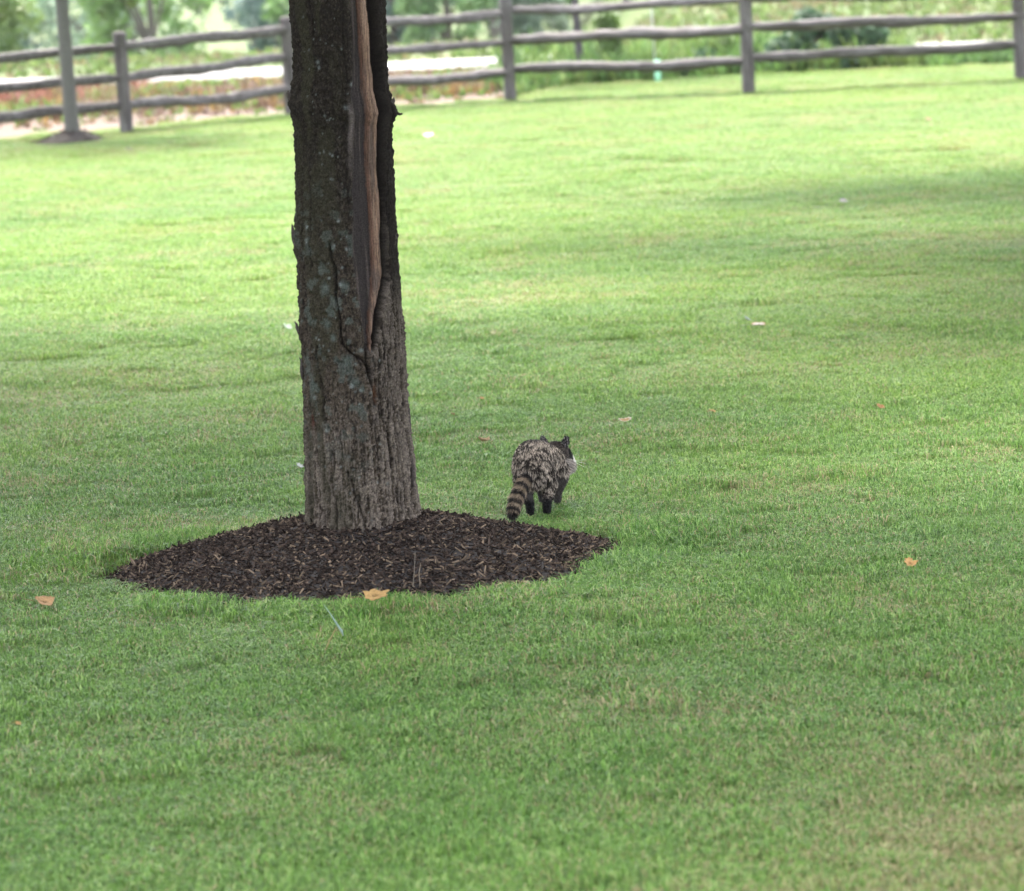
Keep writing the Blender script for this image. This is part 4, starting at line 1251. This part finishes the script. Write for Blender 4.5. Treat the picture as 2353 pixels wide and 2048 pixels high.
# ------------------------------------------------------------------ fallen leaves and small litter on the lawn
def leaf_mesh(name, L, W, curl, fold, col, seed, lobes=5, edge=None):
    r = np.random.default_rng(seed)
    na, nr = 40, 5
    a = np.arange(na)*2*np.pi/na
    out = 0.86 + 0.5*(vnoise(np.cos(a)*1.7 + seed, np.sin(a)*1.7, 0, seed) - .5) + 0.5*(vnoise(np.cos(a)*4 + seed, np.sin(a)*4, 0, seed + 1) - .5)
    out = np.clip(out, .3, 1.25)
    out *= 1 - 0.25*np.exp(-((np.abs(a - np.pi))/.5)**2)
    rr2 = np.linspace(0, 1, nr + 1)[1:]
    A_, R_ = np.meshgrid(a, rr2)
    x = np.cos(A_)*R_*out[None]*L/2; y = np.sin(A_)*R_*out[None]*W/2
    z = curl*(x/(L/2))**2*L*.5 + fold*np.abs(y/(W/2))*W*.5 + .10*L*(fbm(x/L*3 + seed, y/L*3, 0, 2, seed) - .5)
    V = np.vstack([np.stack([x, y, z], -1).reshape(-1, 3), [0, 0, 0]])
    k = len(V) - 1
    j = np.arange(na)
    T = np.stack([np.full(na, k), j, (j+1) % na], 1)
    q = np.concatenate([R_.ravel(), [0]])
    cc = np.array(col)[None]*(1 + .25*(r.random((len(V), 1)) - .5))
    if edge is not None:
        cc = cc*(1 - smooth(.6, 1, q)[:, None]) + np.array(edge)*smooth(.6, 1, q)[:, None]
    V2 = V - np.array([0, 0, .0012])
    F = grid_faces(na, nr, True)
    rim = (nr - 1)*na + j; rim2 = (nr - 1)*na + (j+1) % na
    n0 = len(V)
    side = np.stack([rim, rim2, rim2 + n0, rim + n0], 1)
    st = tube([(-L*.36, 0, .0), (-L*.62, .01*L, .04*L), (-L*.82, .05*L, .02*L)], [.0012, .0010, .0013], 5)
    Va = np.vstack([V, V2, st[0]])
    me = mesh_np(name, Va, [np.vstack([F, F[:, ::-1] + n0, side, st[1] + 2*n0]), np.vstack([T, T[:, ::-1] + n0, st[2] + 2*n0])], [M_DRYLEAF],
                 [('col', 'FLOAT_COLOR', 'POINT', np.hstack([np.vstack([cc, cc*.85, np.tile(np.array(col)*.6, (len(st[0]), 1))]), np.ones((len(Va), 1))]))])
    return me
ORG, TANL, BRN, CRM = (0.27, 0.165, 0.06), (0.27, 0.175, 0.095), (0.20, 0.10, 0.035), (0.40, 0.35, 0.30)
LITTER = [  # x, y, length, width, curl, fold, colour, rim, yaw, tilt, label
    (-1.820, 13.50, .105, .085, .35, .25, (0.30, 0.18, 0.085), None, .3, (.25, .2), 'curled tan orange leaf on the grass left of the mulch ring'),
    (-0.535, 13.13, .125, .09, .10, .12, ORG, None, .1, (.28, -.1), 'flat orange leaf lying against the front edge of the mulch ring'),
    (-0.136, 17.09, .095, .040, .5, .7, TANL, None, .45, (.1, .25), 'rolled tan leaf on the grass between the trunk and the raccoon'),
    (0.564, 17.61, .085, .055, .3, .3, ORG, CRM, 0.1, (.2, .05), 'orange leaf with a pale top just right behind the raccoon'),
    (1.008, 17.74, .050, .045, .3, .2, ORG, None, 1.2, (.3, .1), 'small orange leaf right of the leaf behind the raccoon'),
    (1.842, 17.65, .060, .050, .4, .3, BRN, None, .4, (.35, .2), 'small brown orange leaf at the right, furthest from the trunk'),
    (1.512, 13.53, .075, .055, .3, .3, (0.31, 0.175, 0.06), None, .9, (.35, -.3), 'upturned orange leaf alone on the lawn at the right'),
    (-0.147, 18.59, .032, .028, .3, .2, ORG, None, .3, (.3, .2), 'tiny orange leaf far behind the rolled tan leaf'),
    (-0.293, 18.06, .032, .030, .3, .2, TANL, None, 1.3, (.3, .5), 'tiny tan leaf beside the trunk, upright in the grass'),
    (1.505, 21.20, .150, .070, .25, .35, (0.42, 0.37, 0.34), ORG, .0, (.15, 0), 'big dry leaf with pale sky reflection painted in and orange rim, far out on the right of the lawn'),  # cream stands in for sky reflected by a dry leaf
    (1.455, 21.55, .075, .060, .4, .4, (0.30, 0.34, 0.35), None, 1.4, (.6, .2), 'bluish white curled leaf touching the big orange-rimmed leaf'),
    (2.796, 29.22, .100, .070, .4, .3, (0.30, 0.28, 0.28), None, .2, (.3, .1), 'small greyish white scrap far out at the right of the lawn'),  # a scrap, built on the shared leaf shape
    (-0.776, 39.59, .15, .09, .3, .2, (0.40, 0.42, 0.39), None, .1, (.3, 0), 'white scrap of paper near the fence right of the trunk'),
    (-1.363, 22.14, .070, .060, .4, .3, (0.30, 0.35, 0.29), None, .6, (.4, .2), 'pale leaf half hidden left of the trunk, halfway up'),
    (-0.998, 16.60, .050, .040, .4, .3, (0.33, 0.34, 0.31), None, .6, (.4, .2), 'small white leaf by the left side of the trunk'),
    (-1.919, 14.56, .055, .030, .3, .5, (0.15, 0.15, 0.165), None, 1.3, (.6, .5), 'small grey feather standing in the grass left of the mulch ring'),  # a feather, drawn with the same outline as the leaves
    (4.612, 38.41, .120, .080, .3, .3, (0.22, 0.13, 0.08), None, .3, (.3, .2), 'reddish brown leaf far back on the right near the fence'),
    (-1.648, 11.40, .030, .026, .3, .3, ORG, None, .3, (.3, .2), 'tiny orange leaf at the lower left of the lawn'),
    (-4.056, 39.40, .12, .10, .3, .3, (0.08, 0.08, 0.05), None, .3, (.2, .2), 'dark clod on the lawn below the slim young tree'),  # a clod, drawn in leaf form like the rest of the litter
    (-3.665, 40.15, .10, .08, .3, .3, (0.10, 0.10, 0.06), None, 1.0, (.2, .2), 'dark clod on the lawn right below the left fence post'),  # second clod, also drawn in leaf form
]
for k, (x, y, L, W, cu, fo, colr_, rim_, yaw, (tx, ty), lab) in enumerate(LITTER):
    me = leaf_mesh('fallen_leaf', L*0.88, W*0.88, cu, fo, colr_, 1000 + k, 5 if L > .06 else 3, rim_)
    nm_ = 'paper_scrap' if 'paper' in lab else 'fallen_leaf'
    o = put(nm_, me, None, (x, y, float(ground_z(x, y)) + (.037 if y < 30 else .05) + (.045 if y == 13.13 else 0)), (tx + .12, ty, yaw))
    tag(o, lab, 'paper' if 'paper' in lab else 'leaf', None if 'paper' in lab else 'fallen leaves on the lawn')
# dry stalks standing at the front of the mulch, a bent seedling in the lawn
def stalk(label, x, y, pts_, r0, col, name='dry_stalk', cat='stalk'):
    V, Q, T = tube(pts_, np.linspace(r0, r0*.5, len(pts_)), 6, 3, .1)
    return tag(put(name, colored(V, Q, T, col, name, M_WEED), None, (x, y, 0)), label, cat)
stalk('taller thin dry stalk at the front edge of the mulch ring', -0.405, 13.44, [(0, 0, -.02), (.004, 0, .05), (.012, 0, .11), (.018, .01, .175)], .0028, (0.12, 0.10, 0.08))
stalk('shorter thin dry stalk with a pale tip at the front of the mulch ring', -0.385, 13.47, [(0, 0, -.02), (.01, 0, .05), (.008, 0, .09), (.016, 0, .125)], .0030, (0.17, 0.135, 0.10))
bs = thing('bent_grass_leaf', 'pale blue green bent leaf on a yellow stalk, below the mulch ring', 'grass leaf', (-0.66, 12.46, 0))
V, Q, T = tube([(-.03, -.03, .0), (-.012, -.01, .035), (.006, 0, .066)], [.0022, .002, .0018], 5)
put('stalk', colored(V, Q, T, (0.22, 0.19, 0.08), 'stalk', M_WEED), bs)
V, Q, T = tube([(.022, -.012, .046), (.018, -.008, .058), (.008, 0, .072), (-.004, .006, .092), (-.022, .012, .120)], [.003, .011, .009, .005, .001], 8, 2, .1, .25)
put('blade', colored(V, Q, T, (0.24, 0.32, 0.28), 'blade', M_WEED), bs)
bs.scale = (1.5, 1.5, 1.5)

# ------------------------------------------------------------------ summer haze: one even box of air round the whole place
hz = bpy.data.materials.new('summer_haze')
hz.use_nodes = True
hn = hz.node_tree
hn.nodes.clear()
ho = hn.nodes.new('ShaderNodeOutputMaterial')
hv = hn.nodes.new('ShaderNodeVolumePrincipled')
hv.inputs['Color'].default_value = (0.92, 0.95, 1.0, 1)
hv.inputs['Density'].default_value = 0.00012
hv.inputs['Anisotropy'].default_value = 0.3
hn.links.new(hv.outputs[0], ho.inputs['Volume'])
x0, x1, y0, y1, z0, z1 = -1300, 1300, -1300, 1300, -5.5, 14.0
HV = np.array([(x, y, z) for z in (z0, z1) for y in (y0, y1) for x in (x0, x1)], float)
HF = np.array([(0, 2, 3, 1), (4, 5, 7, 6), (0, 1, 5, 4), (2, 6, 7, 3), (0, 4, 6, 2), (1, 3, 7, 5)])
tag(put('haze', mesh_np('haze', HV, [HF], [hz], (), False)), 'thin pale summer haze over the whole lawn and meadow', 'haze', kind='stuff')
